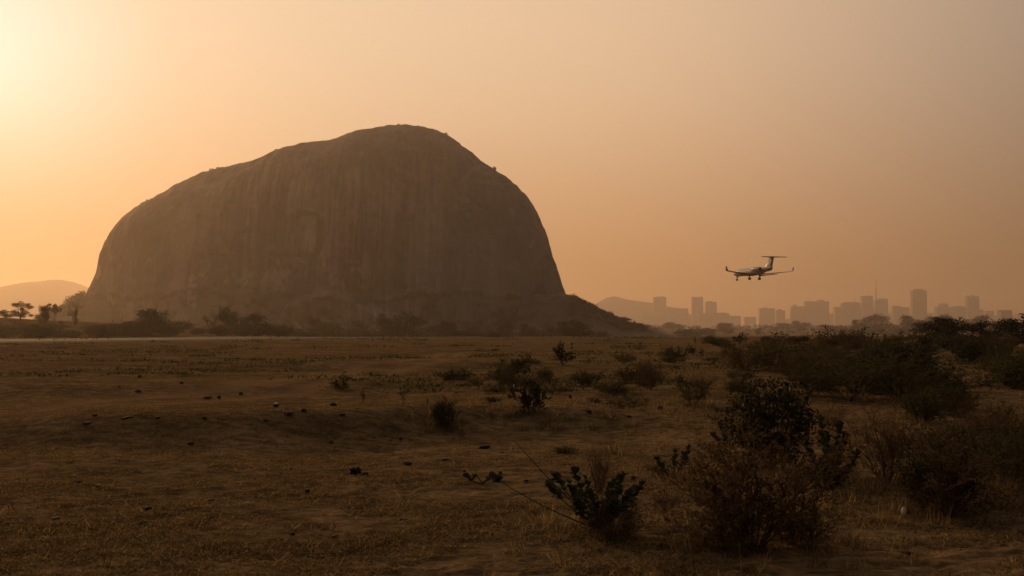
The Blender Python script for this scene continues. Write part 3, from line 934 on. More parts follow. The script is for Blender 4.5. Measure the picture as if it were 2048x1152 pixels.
def woodland():
    """far-off misty wood that reads as one mass"""
    rs = np.random.default_rng(77)
    VV, FF, n = [], [], 0
    for i in range(620):
        Y = rs.uniform(1300, 4600)
        px = rs.uniform(1180, 2150) if i % 5 else rs.uniform(560, 1180)
        if px < 1180:
            Y = rs.uniform(560, 820)
        x = (px - 1024) / F * Y
        z = tz(x, Y)
        h = rs.uniform(5, 11) + 0.002 * Y; w = h * rs.uniform(0.5, 1.0)
        blobs = [(x + rs.normal() * w * .4, Y + rs.normal() * w * .4, z + h * rs.uniform(.3, .75), w * rs.uniform(.35, .6), h * rs.uniform(.22, .36)) for _ in range(4)]
        V, Fc = blob_leaves(rs, blobs, 150, 0.13 * h)
        VV.append(V); FF.append(Fc + n); n += len(V)
    # scrub on the foot slopes
    for i in range(900):
        right = i % 3
        px = rs.uniform(1140, 1290) if right else rs.uniform(70, 165)
        Y = ROCK_Y + rs.uniform(-80, 40)
        x = (px - 1024) / F * Y
        z = float(slope_h(np.array([x]), np.array([Y]))[0][0])
        h = rs.uniform(2.5, 8.0); w = h * rs.uniform(.7, 1.1)
        V, Fc = blob_leaves(rs, [(x, Y, z + h * .35, w * .6, h * .5), (x + w * .4, Y, z + h * .25, w * .5, h * .4)], 60, 0.2 * h)
        VV.append(V); FF.append(Fc + n); n += len(V)
    o = link('distant_woodland', mesh_np('distant_woodland', np.vstack(VV), np.vstack(FF)), M['leaf_tree'])
    tag(o, 'far misty woodland in the valley between field and city', 'woodland', kind='stuff')
woodland()
# ------------------------------------------------------------------ city on the horizon
def box_arrays(x0, x1, y0, y1, z0, z1):
    V = [(x0, y0, z0), (x1, y0, z0), (x1, y1, z0), (x0, y1, z0), (x0, y0, z1), (x1, y0, z1), (x1, y1, z1), (x0, y1, z1)]
    Q = [(0, 3, 2, 1), (4, 5, 6, 7), (0, 1, 5, 4), (1, 2, 6, 5), (2, 3, 7, 6), (3, 0, 4, 7)]
    return V, Q

class Boxes:
    def __init__(self):
        self.v, self.q = [], []
    def add(self, *a):
        V, Q = box_arrays(*a)
        n = len(self.v)
        self.v += V; self.q += [tuple(i + n for i in q) for q in Q]
        return self
    def build(self, name, mat, parent):
        return link(name, mesh_np(name, self.v, self.q), mat, parent)

def building(px0, px1, ytop, Y, label, blocks=(), antennas=(), mat='concrete', depth=None, sill=None):
    """blocks: (px0, px1, ytop) volumes set on or beside the main slab; antennas: (px, ytop)"""
    x0, x1 = at(px0, 660, Y).x, at(px1, 660, Y).x
    w = x1 - x0
    depth = depth or min(w, 45)
    zb = tz((x0 + x1) / 2, Y) - 2
    zt = at(px0, ytop, Y).z
    cx, cy = (x0 + x1) / 2, Y + depth / 2
    t = thing('building', label, 'building', (cx, cy, zb), 0, (1, 1, 1), 'hazy city buildings')
    h = zt - zb
    Boxes().add(-w / 2, w / 2, -depth / 2, depth / 2, 0, h).build('wall', M[mat], t)
    Boxes().add(-w / 2 + 1, w / 2 - 1, -depth / 2 + 1, depth / 2 - 1, h, h + 1.4).build('roof', M['concrete_dark'], t)
    win = Boxes()
    nb = max(3, int(w / 7.5)); nf = max(2, int((h - 4) / 3.8))
    for f in range(nf):
        z = 4 + f * 3.8
        for b in range(nb):
            xx = -w / 2 + (b + 0.5) * w / nb
            win.add(xx - w / nb * 0.33, xx + w / nb * 0.33, -depth / 2 - 0.12, -depth / 2 + 0.3, z, z + 2.1)
        win.add(-w / 2 - 0.12, -w / 2 + 0.3, -depth / 2 + 2, depth / 2 - 2, z, z + 2.1)
        win.add(w / 2 - 0.3, w / 2 + 0.12, -depth / 2 + 2, depth / 2 - 2, z, z + 2.1)
    win.build('window_glazing', M['glass'], t)['kind'] = 'stuff'
    for (a, b, yt) in blocks:
        bx0, bx1, bz = at(a, 660, Y).x - cx, at(b, 660, Y).x - cx, at(a, yt, Y).z - zb
        base = 0.0 if (bx0 < -w / 2 - 0.5 or bx1 > w / 2 + 0.5) else h + 1.4
        Boxes().add(bx0, bx1, -depth * 0.38, depth * 0.38, base, bz).build('roof_block' if base else 'wing', M[mat], t)
    for (a, yt) in antennas:
        ax, az = at(a, 660, Y).x - cx, at(a, yt, Y).z - zb
        T = Tubes(); T.add([(ax, 0, h - 1), (ax, 0, (h + az) / 2), (ax, 0, az)], 1.6, 0.5, 6)
        link('antenna', T.mesh('antenna'), M['mast'], t)
    return t

CITY = 7500
building(1284, 1292, 622, CITY, 'narrow low block at the left end of the city')
building(1294, 1308, 623, CITY + 60, 'low block touching the foot of the leftmost tower')
building(1308, 1333, 595, CITY, 'leftmost tower of the city, plain flat roof', [(1312, 1330, 593)])
building(1340, 1377, 617, CITY - 100, 'broad mid-height block between the two left towers', [(1345, 1356, 615)])
building(1385, 1407, 594, CITY, 'left tower with a spike on its right corner', [], [(1405.6, 583)])
building(1412, 1434, 604, CITY + 80, 'mid tower just right of the spiked tower', [(1414, 1426, 602)])
building(1397, 1459, 627, CITY - 500, 'wide low block in front of the spiked tower', [(1430, 1452, 625)])
building(1520, 1550, 617, CITY, 'block standing alone below the jet wing', [(1526, 1538, 615)])
building(1553, 1571, 621, CITY + 100, 'small low block left of the stepped slab', [(1557, 1564, 618)])
building(1584, 1612, 613, CITY, 'block with a rooftop box left of the wide slab', [(1589, 1593, 609)])
building(1611, 1659, 603, CITY + 40, 'widest tall slab in the middle of the skyline', [(1637, 1650, 600), (1616, 1622, 601)], [(1641, 597)])
building(1671, 1684, 614, CITY + 80, 'thin block right of the wide slab')
building(1686, 1722, 606, CITY - 150, 'broad block with a step on its right and a thin aerial', [(1690, 1716, 604), (1718, 1730, 613)], [(1712.5, 594)])
building(1725, 1747, 592, CITY, 'flat-topped tower left of the mast')
building(1751, 1777, 601, CITY - 250, 'tower in front of the mast with a raised right half', [(1759, 1777, 597)])
building(1787, 1805, 613, CITY + 40, 'low block left of the pair beside the tallest tower', [(1790, 1797, 611)])
building(1804, 1820, 615, CITY, 'low block nearest the tallest tower on its left')
building(1827, 1855, 581, CITY - 200, 'tallest tower of the city with a rounded crown', [(1833, 1849, 578)], [(1844.5, 572)], 'concrete_dark')
building(1874, 1902, 614, CITY, 'stepped mid-rise right of the tallest tower', [(1880, 1898, 607)])
building(1906, 1934, 614, CITY - 80, 'mid-rise left of the right-hand tower', [(1912, 1928, 612)])
building(1936, 1960, 594, CITY, 'right-hand tower with small roof pinnacles', [(1937, 1940, 591), (1946, 1951, 590), (1955, 1959, 592), (1960, 1968, 619)], [(1939, 586)])
building(1972, 1988, 622, CITY + 120, 'faint low block right of the pinnacled tower')
building(2003, 2025, 621, CITY - 2000, 'dark low block near the right edge of the skyline', [(2004, 2024, 620)], (), 'concrete_dark')
building(1460, 1482, 632, CITY + 100, 'low faint block right of the wide low block')
building(1490, 1512, 634, CITY + 150, 'faint low block left of the block below the jet')

def mast():
    Y = CITY + 30
    base = at(1753, 640, Y)
    zt = at(1753, 558, Y).z
    zb = tz(base.x, Y) - 2
    t = thing('telecom_mast', 'slender lattice mast, the tallest spike above the city', 'mast', (base.x, Y, zb))
    H = zt - zb
    hb = H * 0.80
    for sx in (-1, 1):
        for sy in (-1, 1):
            T = Tubes(); T.add([(sx * 9, sy * 9, 0), (sx * 4, sy * 4, hb * .45), (sx * 1.9, sy * 1.9, hb)], 1.7, 1.2, 5)
            link('leg', T.mesh('leg'), M['mast'], t)
    T = Tubes()
    for i in range(14):
        def half(z):
            f = z / hb
            return 9 - 5 * f / .45 if f < .45 else 4 - 2.4 * (f - .45) / .55
        z0, z1 = hb * i / 14, hb * (i + 1) / 14
        a, b = half(z0), half(z1)
        for s in (-1, 1):
            T.add([(-a, s * a, z0), (b, s * b, z1)], .45, .45, 4); T.add([(a, s * a, z0), (-b, s * b, z1)], .45, .45, 4)
            T.add([(s * a, -a, z0), (s * b, b, z1)], .45, .45, 4); T.add([(-b, s * b, z1), (b, s * b, z1)], .45, .45, 4)
    link('bracing', T.mesh('bracing'), M['mast'], t)['kind'] = 'stuff'
    T = Tubes(); T.add([(0, 0, hb - 2), (0, 0, hb + (H - hb) * .5), (0, 0, H)], 2.6, 1.2, 6)
    link('spire', T.mesh('spire'), M['mast'], t)
mast()

# ------------------------------------------------------------------ business jet on approach
def lathe(name, prof, axis_y=True, seg=24):
    """prof: (y, radius, dz) stations along the length"""
    V, Q = [], []
    for (y, r, dz) in prof:
        for s in range(seg):
            a = 2 * PI * s / seg
            V.append((r * math.cos(a), y, dz + r * math.sin(a)))
    for i in range(len(prof) - 1):
        for s in range(seg):
            s2 = (s + 1) % seg
            Q.append((i * seg + s, i * seg + s2, (i + 1) * seg + s2, (i + 1) * seg + s))
    Q.append(tuple(range(seg))[::-1]); k = (len(prof) - 1) * seg
    Q.append(tuple(range(k, k + seg)))
    return mesh_np(name, V, Q, True)

AIR = [(0.0, 0.0), (0.05, 0.42), (0.25, 0.5), (0.55, 0.38), (1.0, 0.02), (0.55, -0.30), (0.25, -0.42), (0.05, -0.34)]
def loft(name, secs, vertical=False):
    """secs: (span pos, leading edge y, z, chord, thickness); chord runs towards -y"""
    V, Q = [], []
    n = len(AIR)
    for (x, y, z, c, t) in secs:
        for (f, g) in AIR:
            V.append((g * t, y - f * c, x) if vertical else (x, y - f * c, z + g * t))
    for i in range(len(secs) - 1):
        for j in range(n):
            j2 = (j + 1) % n
            Q.append((i * n + j, i * n + j2, (i + 1) * n + j2, (i + 1) * n + j))
    Q.append(tuple(range(n))[::-1]); k = (len(secs) - 1) * n
    Q.append(tuple(range(k, k + n)))
    return mesh_np(name, V, Q, True)

def jet():
    p = at(1505, 543, 383)
    t = thing('business_jet', 'white twin-engine business jet with T-tail, wheels down, in the sky', 'airplane', tuple(p), math.radians(20))
    t.rotation_euler = (math.radians(0.0), math.radians(-0.5), math.radians(20))
    W_, G_, K_, X_ = M['jet_white'], M['jet_grey'], M['jet_dark'], M['jet_metal']
    fus = link('fuselage', lathe('fuselage', [(13.2, .04, -.42), (12.9, .30, -.38), (12.2, .62, -.28), (11.2, .99, -.15), (9.8, 1.30, -.03), (8.2, 1.44, 0), (4, 1.48, 0), (0, 1.48, 0), (-4, 1.48, 0), (-6.5, 1.36, .10), (-9, .94, .34), (-11, .62, .62), (-12.6, .32, .85), (-13.2, .16, .92)]), W_, t)
    # windscreen and cabin windows
    for sx in (-1, 1):
        V = []
        for (y, a) in ((11.35, .30), (11.35, .95), (10.55, .42), (10.55, 1.12)):
            r = np.interp(y, [9.8, 11.2, 12.2], [1.30, .99, .62]) * 1.015; dz = np.interp(y, [9.8, 11.2, 12.2], [-.03, -.15, -.28])
            V.append((sx * r * math.sin(PI / 2 - a) * 1.0, y, dz + r * math.sin(a)))
        link('windscreen', mesh_np('windscreen', V, [(0, 1, 3, 2) if sx > 0 else (0, 2, 3, 1)]), K_, fus)
        for k in range(7):
            y0 = 7.6 - 1.55 * k
            V, Q = [], []
            for s in range(10):
                a = 2 * PI * s / 10
                z = 0.33 + .21 * math.sin(a)
                V.append((sx * (math.sqrt(1.48 ** 2 - z * z) + .012), y0 + .33 * math.cos(a), z))
            link('cabin_window', mesh_np('cabin_window', V, [tuple(range(10)) if sx < 0 else tuple(range(10))[::-1]]), K_, fus)
    link('belly_fairing', lathe('belly_fairing', [(4.6, .1, -.95), (3.2, .85, -.72), (0, 1.12, -.62), (-3.2, .95, -.66), (-5.2, .1, -.85)]), G_, t)
    for sx in (-1, 1):
        w = link('wing', loft('wing', [(sx * 0.7, 3.4, -1.15, 6.0, .85), (sx * 4.6, 1.0, -.95, 4.1, .55), (sx * 13.2, -3.3, -.22, 2.1, .26), (sx * 14.3, -3.85, -.08, 1.85, .20)]), W_, t)
        link('winglet', loft('winglet', [(sx * 14.3, -3.87, -.08, 1.8, .19), (sx * 14.7, -4.3, .40, 1.5, .17), (sx * 14.9, -4.8, 1.5, .95, .12)]), W_, w)
        link('flap', loft('flap', [(sx * 1.6, -2.10, -1.75, 1.7, .42), (sx * 8.6, -3.30, -1.10, 1.1, .26)]), G_, w)
        n = link('engine_nacelle', lathe('engine_nacelle', [(-3.6, .62, .55), (-3.9, .80, .55), (-5.2, .90, .55), (-7.2, .86, .55), (-8.4, .66, .58), (-8.7, .58, .58)]), W_, t)
        n.location.x = sx * 2.4
        link('intake_lip', lathe('intake_lip', [(-3.50, .58, .55), (-3.42, .68, .55), (-3.62, .79, .55), (-3.9, .815, .55)]), X_, n)
        link('exhaust', lathe('exhaust', [(-8.45, .62, .58), (-8.8, .55, .58), (-9.05, .46, .58)]), K_, n)
        link('engine_pylon', loft('engine_pylon', [(sx * 1.0, -4.6, .45, 3.4, .30), (sx * 1.6, -4.8, .50, 3.2, .28)]), W_, t)
        link('tailplane', loft('tailplane', [(sx * 0.05, -11.4, 4.75, 2.9, .50), (sx * 5.4, -13.7, 4.66, 1.4, .26)]), W_, t)
    link('tail_fin', loft('tail_fin', [(.3, -6.6, 0, 6.2, .35), (1.3, -8.5, 0, 4.6, .42), (4.72, -11.2, 0, 3.1, .30)], True), W_, t)
    link('fin_bullet', lathe('fin_bullet', [(-10.9, .05, 4.75), (-11.5, .22, 4.75), (-13, .24, 4.75), (-14.3, .06, 4.75)]), W_, t)
    def wheel(name, x, y, z, r, wd, parent):
        V, Q = [], []
        prof = [(-wd / 2, r * .45), (-wd / 2, r * .85), (-wd * .3, r), (wd * .3, r), (wd / 2, r * .85), (wd / 2, r * .45)]
        for s in range(18):
            a = 2 * PI * s / 18
            for (dx, rr) in prof:
                V.append((x + dx, y + rr * math.cos(a), z + rr * math.sin(a)))
        k = len(prof)
        for s in range(18):
            s2 = (s + 1) % 18
            for j in range(k):
                Q.append((s * k + j, s2 * k + j, s2 * k + (j + 1) % k, s * k + (j + 1) % k))
        link(name, mesh_np(name, V, Q, True), M['rubber'], parent)
    def gear(name, x, y, ztop, zb, r, wd):
        T = Tubes(); T.add([(x, y, ztop), (x, y - .05, (ztop + zb) / 2), (x, y - .1, zb + r)], .15, .10, 8)
        T.add([(x, y + .9, ztop), (x, y - .05, (ztop + zb) / 2 + .1)], .06, .06, 6)
        T.add([(x - .3, y - .1, zb + r), (x + .3, y - .1, zb + r)], .08, .08, 6)
        g = link(name, T.mesh(name), K_, t)
        for s in (-1, 1):
            wheel('wheel', x + s * (.12 + wd / 2), y - .1, zb + r, r, wd, g)
        Boxes().add(x + (.5 if x >= 0 else -.55), x + (.55 if x >= 0 else -.5), y - .5, y + .5, ztop - .9, ztop - .05).build('gear_door', W_, g)
    gear('nose_gear', 0, 10.9, -1.05, -3.05, .36, .2)
    for sx in (-1, 1):
        gear('main_gear', sx * 2.2, -1.2, -1.15, -3.35, .52, .28)
jet()

# ------------------------------------------------------------------ field shrubs seen one by one
S = shrub
S('upright0', 1125, 729, 52, 44, 'dark leafy upright shrub in mid field below the foot slope')
S('sapling0', 1178, 729, 44, 28, 'thin dotted shrub right of the dark upright one')
S('olive0', 1005, 765, 84, 54, 'loose olive shrub behind the tall leafy shrub')
S('upright1', 1040, 745, 40, 34, 'small leafy crown above the loose olive shrub')
S('mound0', 905, 761, 88, 28, 'long low dark bush in the left mid field')
S('upright2', 1056, 829, 96, 92, 'tall leafy shrub with many upright stems, centre of the field')
S('dense0', 887, 856, 58, 68, 'small dense dark bush casting a shadow on the bank')
S('spiky0', 685, 777, 60, 36, 'isolated spiky leafed plant at the field track')
S('sapling1', 726, 809, 22, 38, 'little sapling right of the spiky plant')
S('sapling0', 806, 811, 26, 54, 'tall thin dry sapling between the track and the dark bush')
S('sapling1', 856, 812, 14, 24, 'tiny sapling just left of the dense dark bush')
S('olive1', 1250, 819, 92, 44, 'low green bush right of the tall leafy shrub')
S('olive2', 1385, 811, 86, 74, 'grey-green bush left of the big dark bush')
S('twiggy0', 1300, 778, 90, 66, 'brown twiggy bush behind the grey-green bush')
S('mound1', 1172, 772, 92, 36, 'low mounded bush in the middle field')
S('mound2', 1088, 768, 44, 34, 'small mound bush beside the tall leafy shrub')
S('olive0', 1248, 727, 42, 26, 'small far bush left of the thicket')
S('mound0', 1345, 724, 66, 34, 'far low bush at the start of the thicket')
S('spiky1', 1279, 700, 26, 18, 'tiny spiky plant near the far field edge')
S('upright0', 1480, 688, 32, 22, 'small dark bush on the skyline of the field')
S('spiky0', 1566, 690, 46, 28, 'bare spiky plant on the skyline right of the small dark bush')
S('sapling1', 1391, 690, 10, 18, 'single thin stalk at the far field edge')
S('mound2', 985, 806, 40, 16, 'low dry tuft left of the tall leafy shrub')
S('mound1', 1190, 806, 34, 14, 'flat weed tuft between the centre shrubs')
S('dense1', 1540, 935, 190, 182, 'big dense dark bush in the right foreground', rot=0.6)
S('twiggy1', 1505, 1096, 360, 262, 'large rusty twiggy bush nearest the viewer', rot=1.1)
S('dry0', 1775, 968, 190, 190, 'dry reddish bush of bare twigs right of the broad-leaved plant')
S('twiggy2', 1905, 1030, 300, 178, 'wide dark tangled bush in the lower right', rot=2.0)
S('dense2', 1880, 1015, 170, 120, 'dark leafy bush inside the tangled lower right bush')
S('olive1', 2025, 985, 150, 170, 'olive bush cut by the right edge of the view')
S('dense0', 1842, 826, 86, 50, 'round green bush on the bare patch at the right')
S('olive2', 1700, 800, 250, 92, 'long dark bush along the front of the thicket', rot=0.3)
S('olive0', 1625, 792, 110, 78, 'left end bush of the thicket front')
S('olive1', 1800, 800, 150, 84, 'right end bush of the thicket front')
S('twiggy0', 1490, 742, 120, 52, 'brown bush at the left of the thicket')
S('dense1', 1905, 790, 60, 32, 'dark bush behind the bare patch at the right')
S('dense2', 1985, 716, 78, 32, 'dark rounded bush below the bank trees')
S('pale0', 2044, 712, 26, 24, 'pale pinkish dry bush at the right edge')
S('mound2', 1130, 905, 60, 16, 'thin dry weed in the centre foreground')
S('mound0', 1320, 945, 70, 26, 'small weed mound left of the rusty bush')
S('twiggy0', 1228, 1072, 190, 84, 'low tangled bush under the broad-leaved foreground plant')
S('twiggy2', 1455, 1098, 230, 110, 'low tangled bush added as shade at the left foot of the rusty bush')  # added bush, stands in for the shade under the rusty bush
S('twiggy0', 1590, 1090, 210, 110, 'low tangled bush added as shade at the right foot of the rusty bush')  # second added bush, same stand-in for the shaded base
S('dry1', 1200, 985, 70, 100, 'wispy dry stalks behind the broad-leaved foreground plant')
S('dry2', 1335, 1020, 90, 50, 'thin dry stalks left of the large rusty bush')
S('dry1', 1960, 905, 130, 100, 'dry brush above the tangled lower right bush')
S('dry2', 1660, 860, 90, 60, 'dry twigs behind the broad-leaved bush')

LOOK = {'olive': 'olive', 'twiggy': 'rusty twiggy', 'dense': 'dense dark', 'mound': 'low mounded', 'dry': 'dry bare-twigged', 'upright': 'upright leafy', 'spiky': 'spiky', 'sapling': 'thin sparse'}
def look(key):
    return LOOK[key.rstrip('0123456789')]
def below(px):
    for lim, txt in ((1460, 'below the spiked city tower'), (1545, 'below the jet'), (1600, 'right of the jet'), (1665, 'below the wide slab building'), (1720, 'left of the mast'),
                     (1765, 'below the mast'), (1825, 'just left of the tallest tower'), (1860, 'below the tallest tower'), (1935, 'below the spreading bank tree'), (2000, 'below the low bank tree'), (9999, 'by the right edge')):
        if px < lim:
            return txt
def along(px):
    for lim, txt in ((75, 'under the far left hill trees'), (130, 'below the small dark hill tree'), (230, 'near the leafless tree'), (370, 'around the dark wide tree'), (440, 'left of the tall round tree'), (490, 'under the tall round tree'),
                     (580, 'by the ragged dark tree'), (690, 'by the wide flat hazy tree'), (760, 'by the rounded hazy tree'), (860, 'below the airy trees'), (940, 'by the dense dome-shaped tree'), (9999, 'by the ball-shaped trees')):
        if px < lim:
            return txt
rs = np.random.default_rng(63)
keys = ['olive0', 'olive1', 'olive2', 'twiggy0', 'olive0', 'dense1', 'dense0', 'mound0', 'mound1']
for i in range(100):                                             # thicket on the right bank
    py = 684 + 100 * rs.uniform() ** 1.6
    lo = 1400 + 190 * (py - 684) / 100
    px = rs.uniform(lo, 2090)
    if 1830 < px < 1960 and 690 < py < 735 and rs.uniform() < 0.75:
        continue
    if py > 735 and (px < 1600 or px > 1880) and rs.uniform() < 0.55:
        continue
    d = py - HOR
    key = keys[rs.integers(len(keys))]
    S(key, px, py, d * rs.uniform(0.95, 1.7), d * rs.uniform(0.38, 0.78), '%s bush %s of the thicket, %s' % (look(key), 'at the back' if py < 702 else 'in the middle' if py < 732 else 'at the front', below(px)), 'thicket bushes on the right bank')
for i in range(28):                                             # skyline row of the thicket
    px = rs.uniform(1490, 2080); py = rs.uniform(686, 704)
    key = ['olive0', 'olive1', 'upright2', 'spiky1', 'upright1', 'twiggy0', 'spiky0'][rs.integers(7)]
    S(key, px, py, rs.uniform(36, 80), rs.uniform(14, 26) + 12 * (px > 1650),
      'ragged %s bush on the bank skyline, %s' % (look(key), below(px)), 'skyline bushes on the right bank')
for i in range(20):                                             # brush between thicket and foreground on the right
    py = rs.uniform(815, 985); px = rs.uniform(1840, 2080)
    d = py - HOR
    key = ['dry0', 'dry1', 'twiggy0', 'olive2', 'twiggy2', 'mound1'][rs.integers(6)]
    S(key, px, py, d * rs.uniform(0.45, 0.75), d * rs.uniform(0.22, 0.4),
      '%s brush %s, %s' % (look(key), 'just below the bare patch' if py < 870 else 'above the tangled bush' if py < 930 else 'beside the tangled lower right bush', 'cut by the right edge' if px > 2010 else 'toward the right edge' if px > 1930 else 'right of the dry twig bush'), 'rusty brush at the right')
for i in range(34):                                             # scattered weeds of the middle field
    py = 700 + 110 * rs.uniform() ** 1.3; px = rs.uniform(930, 1500)
    d = py - HOR
    key = ['mound0', 'mound1', 'mound2', 'olive0', 'sapling0', 'olive1', 'twiggy1', 'upright2'][rs.integers(8)]
    S(key, px, py, d * rs.uniform(0.25, 0.75), d * rs.uniform(0.12, 0.36),
      '%s weed tuft %s, %s' % (look(key), 'far out in the field' if py < 730 else 'in the middle field' if py < 765 else 'in the nearer field', 'left of the tall leafy shrub' if px < 1020 else 'around the tall leafy shrub' if px < 1110 else 'below the foot slope' if px < 1220 else 'left of the brown twiggy bush' if px < 1290 else 'near the brown twiggy bush' if px < 1400 else 'at the edge of the thicket'), 'weedy tufts of the middle field')
for i in range(88):                                             # brush belt behind the runway
    px = rs.uniform(-20, 1010)
    Y = rs.uniform(252, 300) + 0.10 * px + (10 if px > 500 else 0)
    if px > 620 and rs.uniform() < 0.4:
        continue
    x = (px - 1024) / F * Y
    H = rs.uniform(1.8, 4.4) * (0.7 if px > 600 else 1.0)
    key = keys[rs.integers(7)]
    put('shrub', '%s %s brush behind the runway %s' % ('tall' if H > 3.2 else 'low', look(key), along(px)), 'shrub', key, (x, Y, tz(x, Y) - 0.1), H, H * rs.uniform(2.0, 3.4), group='brush belt behind the runway')

# ------------------------------------------------------------------ broad-leaved plants: every leaf its own piece
def broad_leaf_mesh():
    V, Q = [], []
    prof = [(0, .03), (.12, .30), (.32, .46), (.58, .48), (.82, .32), (1.0, .02)]
    for (t, w) in prof:
        z = 0.10 * math.sin(t * PI) - 0.10 * t * t
        V += [(-w, t, z + .12 * w), (0, t, z), (w, t, z + .12 * w)]
    for i in range(len(prof) - 1):
        Q += [(3 * i, 3 * i + 1, 3 * i + 4, 3 * i + 3), (3 * i + 1, 3 * i + 2, 3 * i + 5, 3 * i + 4)]
    m = mesh_np('leaf', V, Q, True)
    m.materials.append(M['leaf_broad'])
    return m
LEAF = broad_leaf_mesh()

def broad_plant(px, py, stems, leaf, label, seed, name='broad_leaved_plant'):
    """stems: (tip px, tip py, dY, first leaf fraction); tips given where they stand in space, dY nearer or farther than the root"""
    rs = np.random.default_rng(seed)
    p = on_ground(px, py)
    t = thing(name, label, 'plant', (p.x, p.y, p.z))
    T = Tubes()
    for (tx, ty, dY, f0) in stems:
        tip = at(tx, ty, p.y + dY) - p
        a = np.zeros(3); c = np.array(tip)
        m_ = c * 0.5 + np.array([c[0] * .10, c[1] * .10, abs(c[2]) * 0.02]) + rs.normal(size=3) * 0.03
        ts = np.linspace(0, 1, 9)[:, None]
        pts = (1 - ts) ** 2 * a + 2 * ts * (1 - ts) * m_ + ts ** 2 * c
        T.add(pts, 0.007, 0.003, 5)
        if f0 >= 1:
            continue
        ln = float(np.linalg.norm(c))
        npair = max(2, int(ln * (1 - f0) / (leaf * 0.42)))
        for k in range(npair + 1):
            f = f0 + (1 - f0) * k / npair
            g = f * 8; i0 = min(int(g), 7)
            q = pts[i0] + (pts[i0 + 1] - pts[i0]) * (g - i0)
            d = unit(pts[i0 + 1] - pts[i0])
            az = k * PI / 2 + rs.uniform(-.4, .4)
            ref = unit(np.cross(d, [0.3, 0.2, 0.9])); ref2 = np.cross(d, ref)
            for s in (0, PI):
                o = ref * math.cos(az + s) + ref2 * math.sin(az + s)
                dd = unit(o * 0.85 + d * (0.35 + 0.6 * k / npair) + np.array([0, 0, .15]) + rs.normal(size=3) * .12)
                up = unit(np.array([0, 0, 1.0]) + d * 0.5 - o * 0.3 + rs.normal(size=3) * .15)
                side = unit(np.cross(dd, up)); n = np.cross(side, dd)
                sz = leaf * rs.uniform(.7, 1.15) * (1.0 - 0.35 * (k == npair))
                o_ = link('leaf', LEAF, None, t)
                Mx = Matrix(((side[0], dd[0], n[0], q[0]), (side[1], dd[1], n[1], q[1]), (side[2], dd[2], n[2], q[2]), (0, 0, 0, 1)))
                o_.matrix_local = Mx @ Matrix.Diagonal((sz, sz, sz, 1))
    link('stem', T.mesh('stem'), M['bark'], t)
    return t

broad_plant(1205, 1062, [(1150, 940, .1, .45), (1108, 948, .05, .72), (1098, 972, -.2, .7), (1245, 950, .2, .4), (1180, 985, -.2, .35), (1215, 975, .3, .4), (1285, 968, .1, .5),
                         (1000, 962, -.1, 2), (1028, 880, .15, 2), (1232, 1005, -.25, .4), (1190, 900, .3, 2), (1172, 905, .2, 2), (1160, 985, .2, .35), (1262, 985, -.15, .35), (1205, 1000, .1, .3), (1240, 975, -.1, .3), (1140, 968, -.1, .5), (1172, 958, .15, .4), (1226, 962, .05, .35), (1270, 1000, .2, .4), (1150, 1000, -.2, .4)], 0.075,
            'broad-leaved plant with a long bare branch in the central foreground', 5)
broad_plant(1660, 985, [(1642, 835, .1, .3), (1610, 880, -.2, .35), (1690, 872, .2, .3), (1665, 900, -.3, .3), (1715, 905, .1, .35), (1640, 925, -.35, .3), (1700, 935, -.3, .3), (1605, 930, .1, .4), (1680, 850, .3, .3), (1655, 870, -.1, .3)], 0.085,
            'large broad-leaved green plant right of the big dark bush', 6)
broad_plant(1345, 962, [(1312, 915, 0, .4), (1378, 895, .1, .4), (1350, 905, -.1, .45), (1372, 925, .1, .5)], 0.08, 'small broad-leaved plant left of the rusty bush', 7)
broad_plant(965, 968, [(930, 945, 0, .4), (950, 950, .1, .5), (985, 955, 0, .4), (998, 950, -.1, .5)], 0.07, 'tiny broad-leaved seedling at the end of the long bare branch', 8)
broad_plant(1470, 900, [(1440, 850, 0, .3), (1462, 845, .1, .3), (1490, 858, 0, .3), (1448, 872, -.1, .4), (1425, 868, .1, .4)], 0.075, 'pale broad-leaved plant at the left foot of the big dark bush', 9)

# ------------------------------------------------------------------ clods and stones
import bmesh
def lump(name, seed, flat, mat):
    bm = bmesh.new()
    bmesh.ops.create_icosphere(bm, subdivisions=2, radius=0.5)
    for v in bm.verts:
        c = np.array(v.co)
        f = 1 + (0.45 if mat == 'clod' else 0.16) * float(fbm3(np.array([c[0] * 2.4 + seed]), np.array([c[1] * 2.4]), np.array([c[2] * 2.4]), 3, seed)[0])
        v.co = Vector((c[0] * f, c[1] * f, c[2] * f * flat))
    m = bpy.data.meshes.new(name); bm.to_mesh(m); bm.free()
    m.materials.append(M[mat])
    return m
CLOD = [lump('clod', 11 + i, 0.7, 'clod') for i in range(4)]
def clod(px, py, wpx, hpx, label, group='dark clods on the field', mesh=None, name='dark_clod', cat='clod', i=[0]):
    p = on_ground(px, py)
    i[0] += 1
    o = link(name, mesh or CLOD[i[0] % 4])
    w, h = wpx / F * p.y, hpx / F * p.y
    o.location = (p.x, p.y, p.z + h * 0.30); o.scale = (w, w * 0.8, h * 1.35); o.rotation_euler = (0, 0, ANG.uniform(0, 6.28))
    return tag(o, label, cat, group)
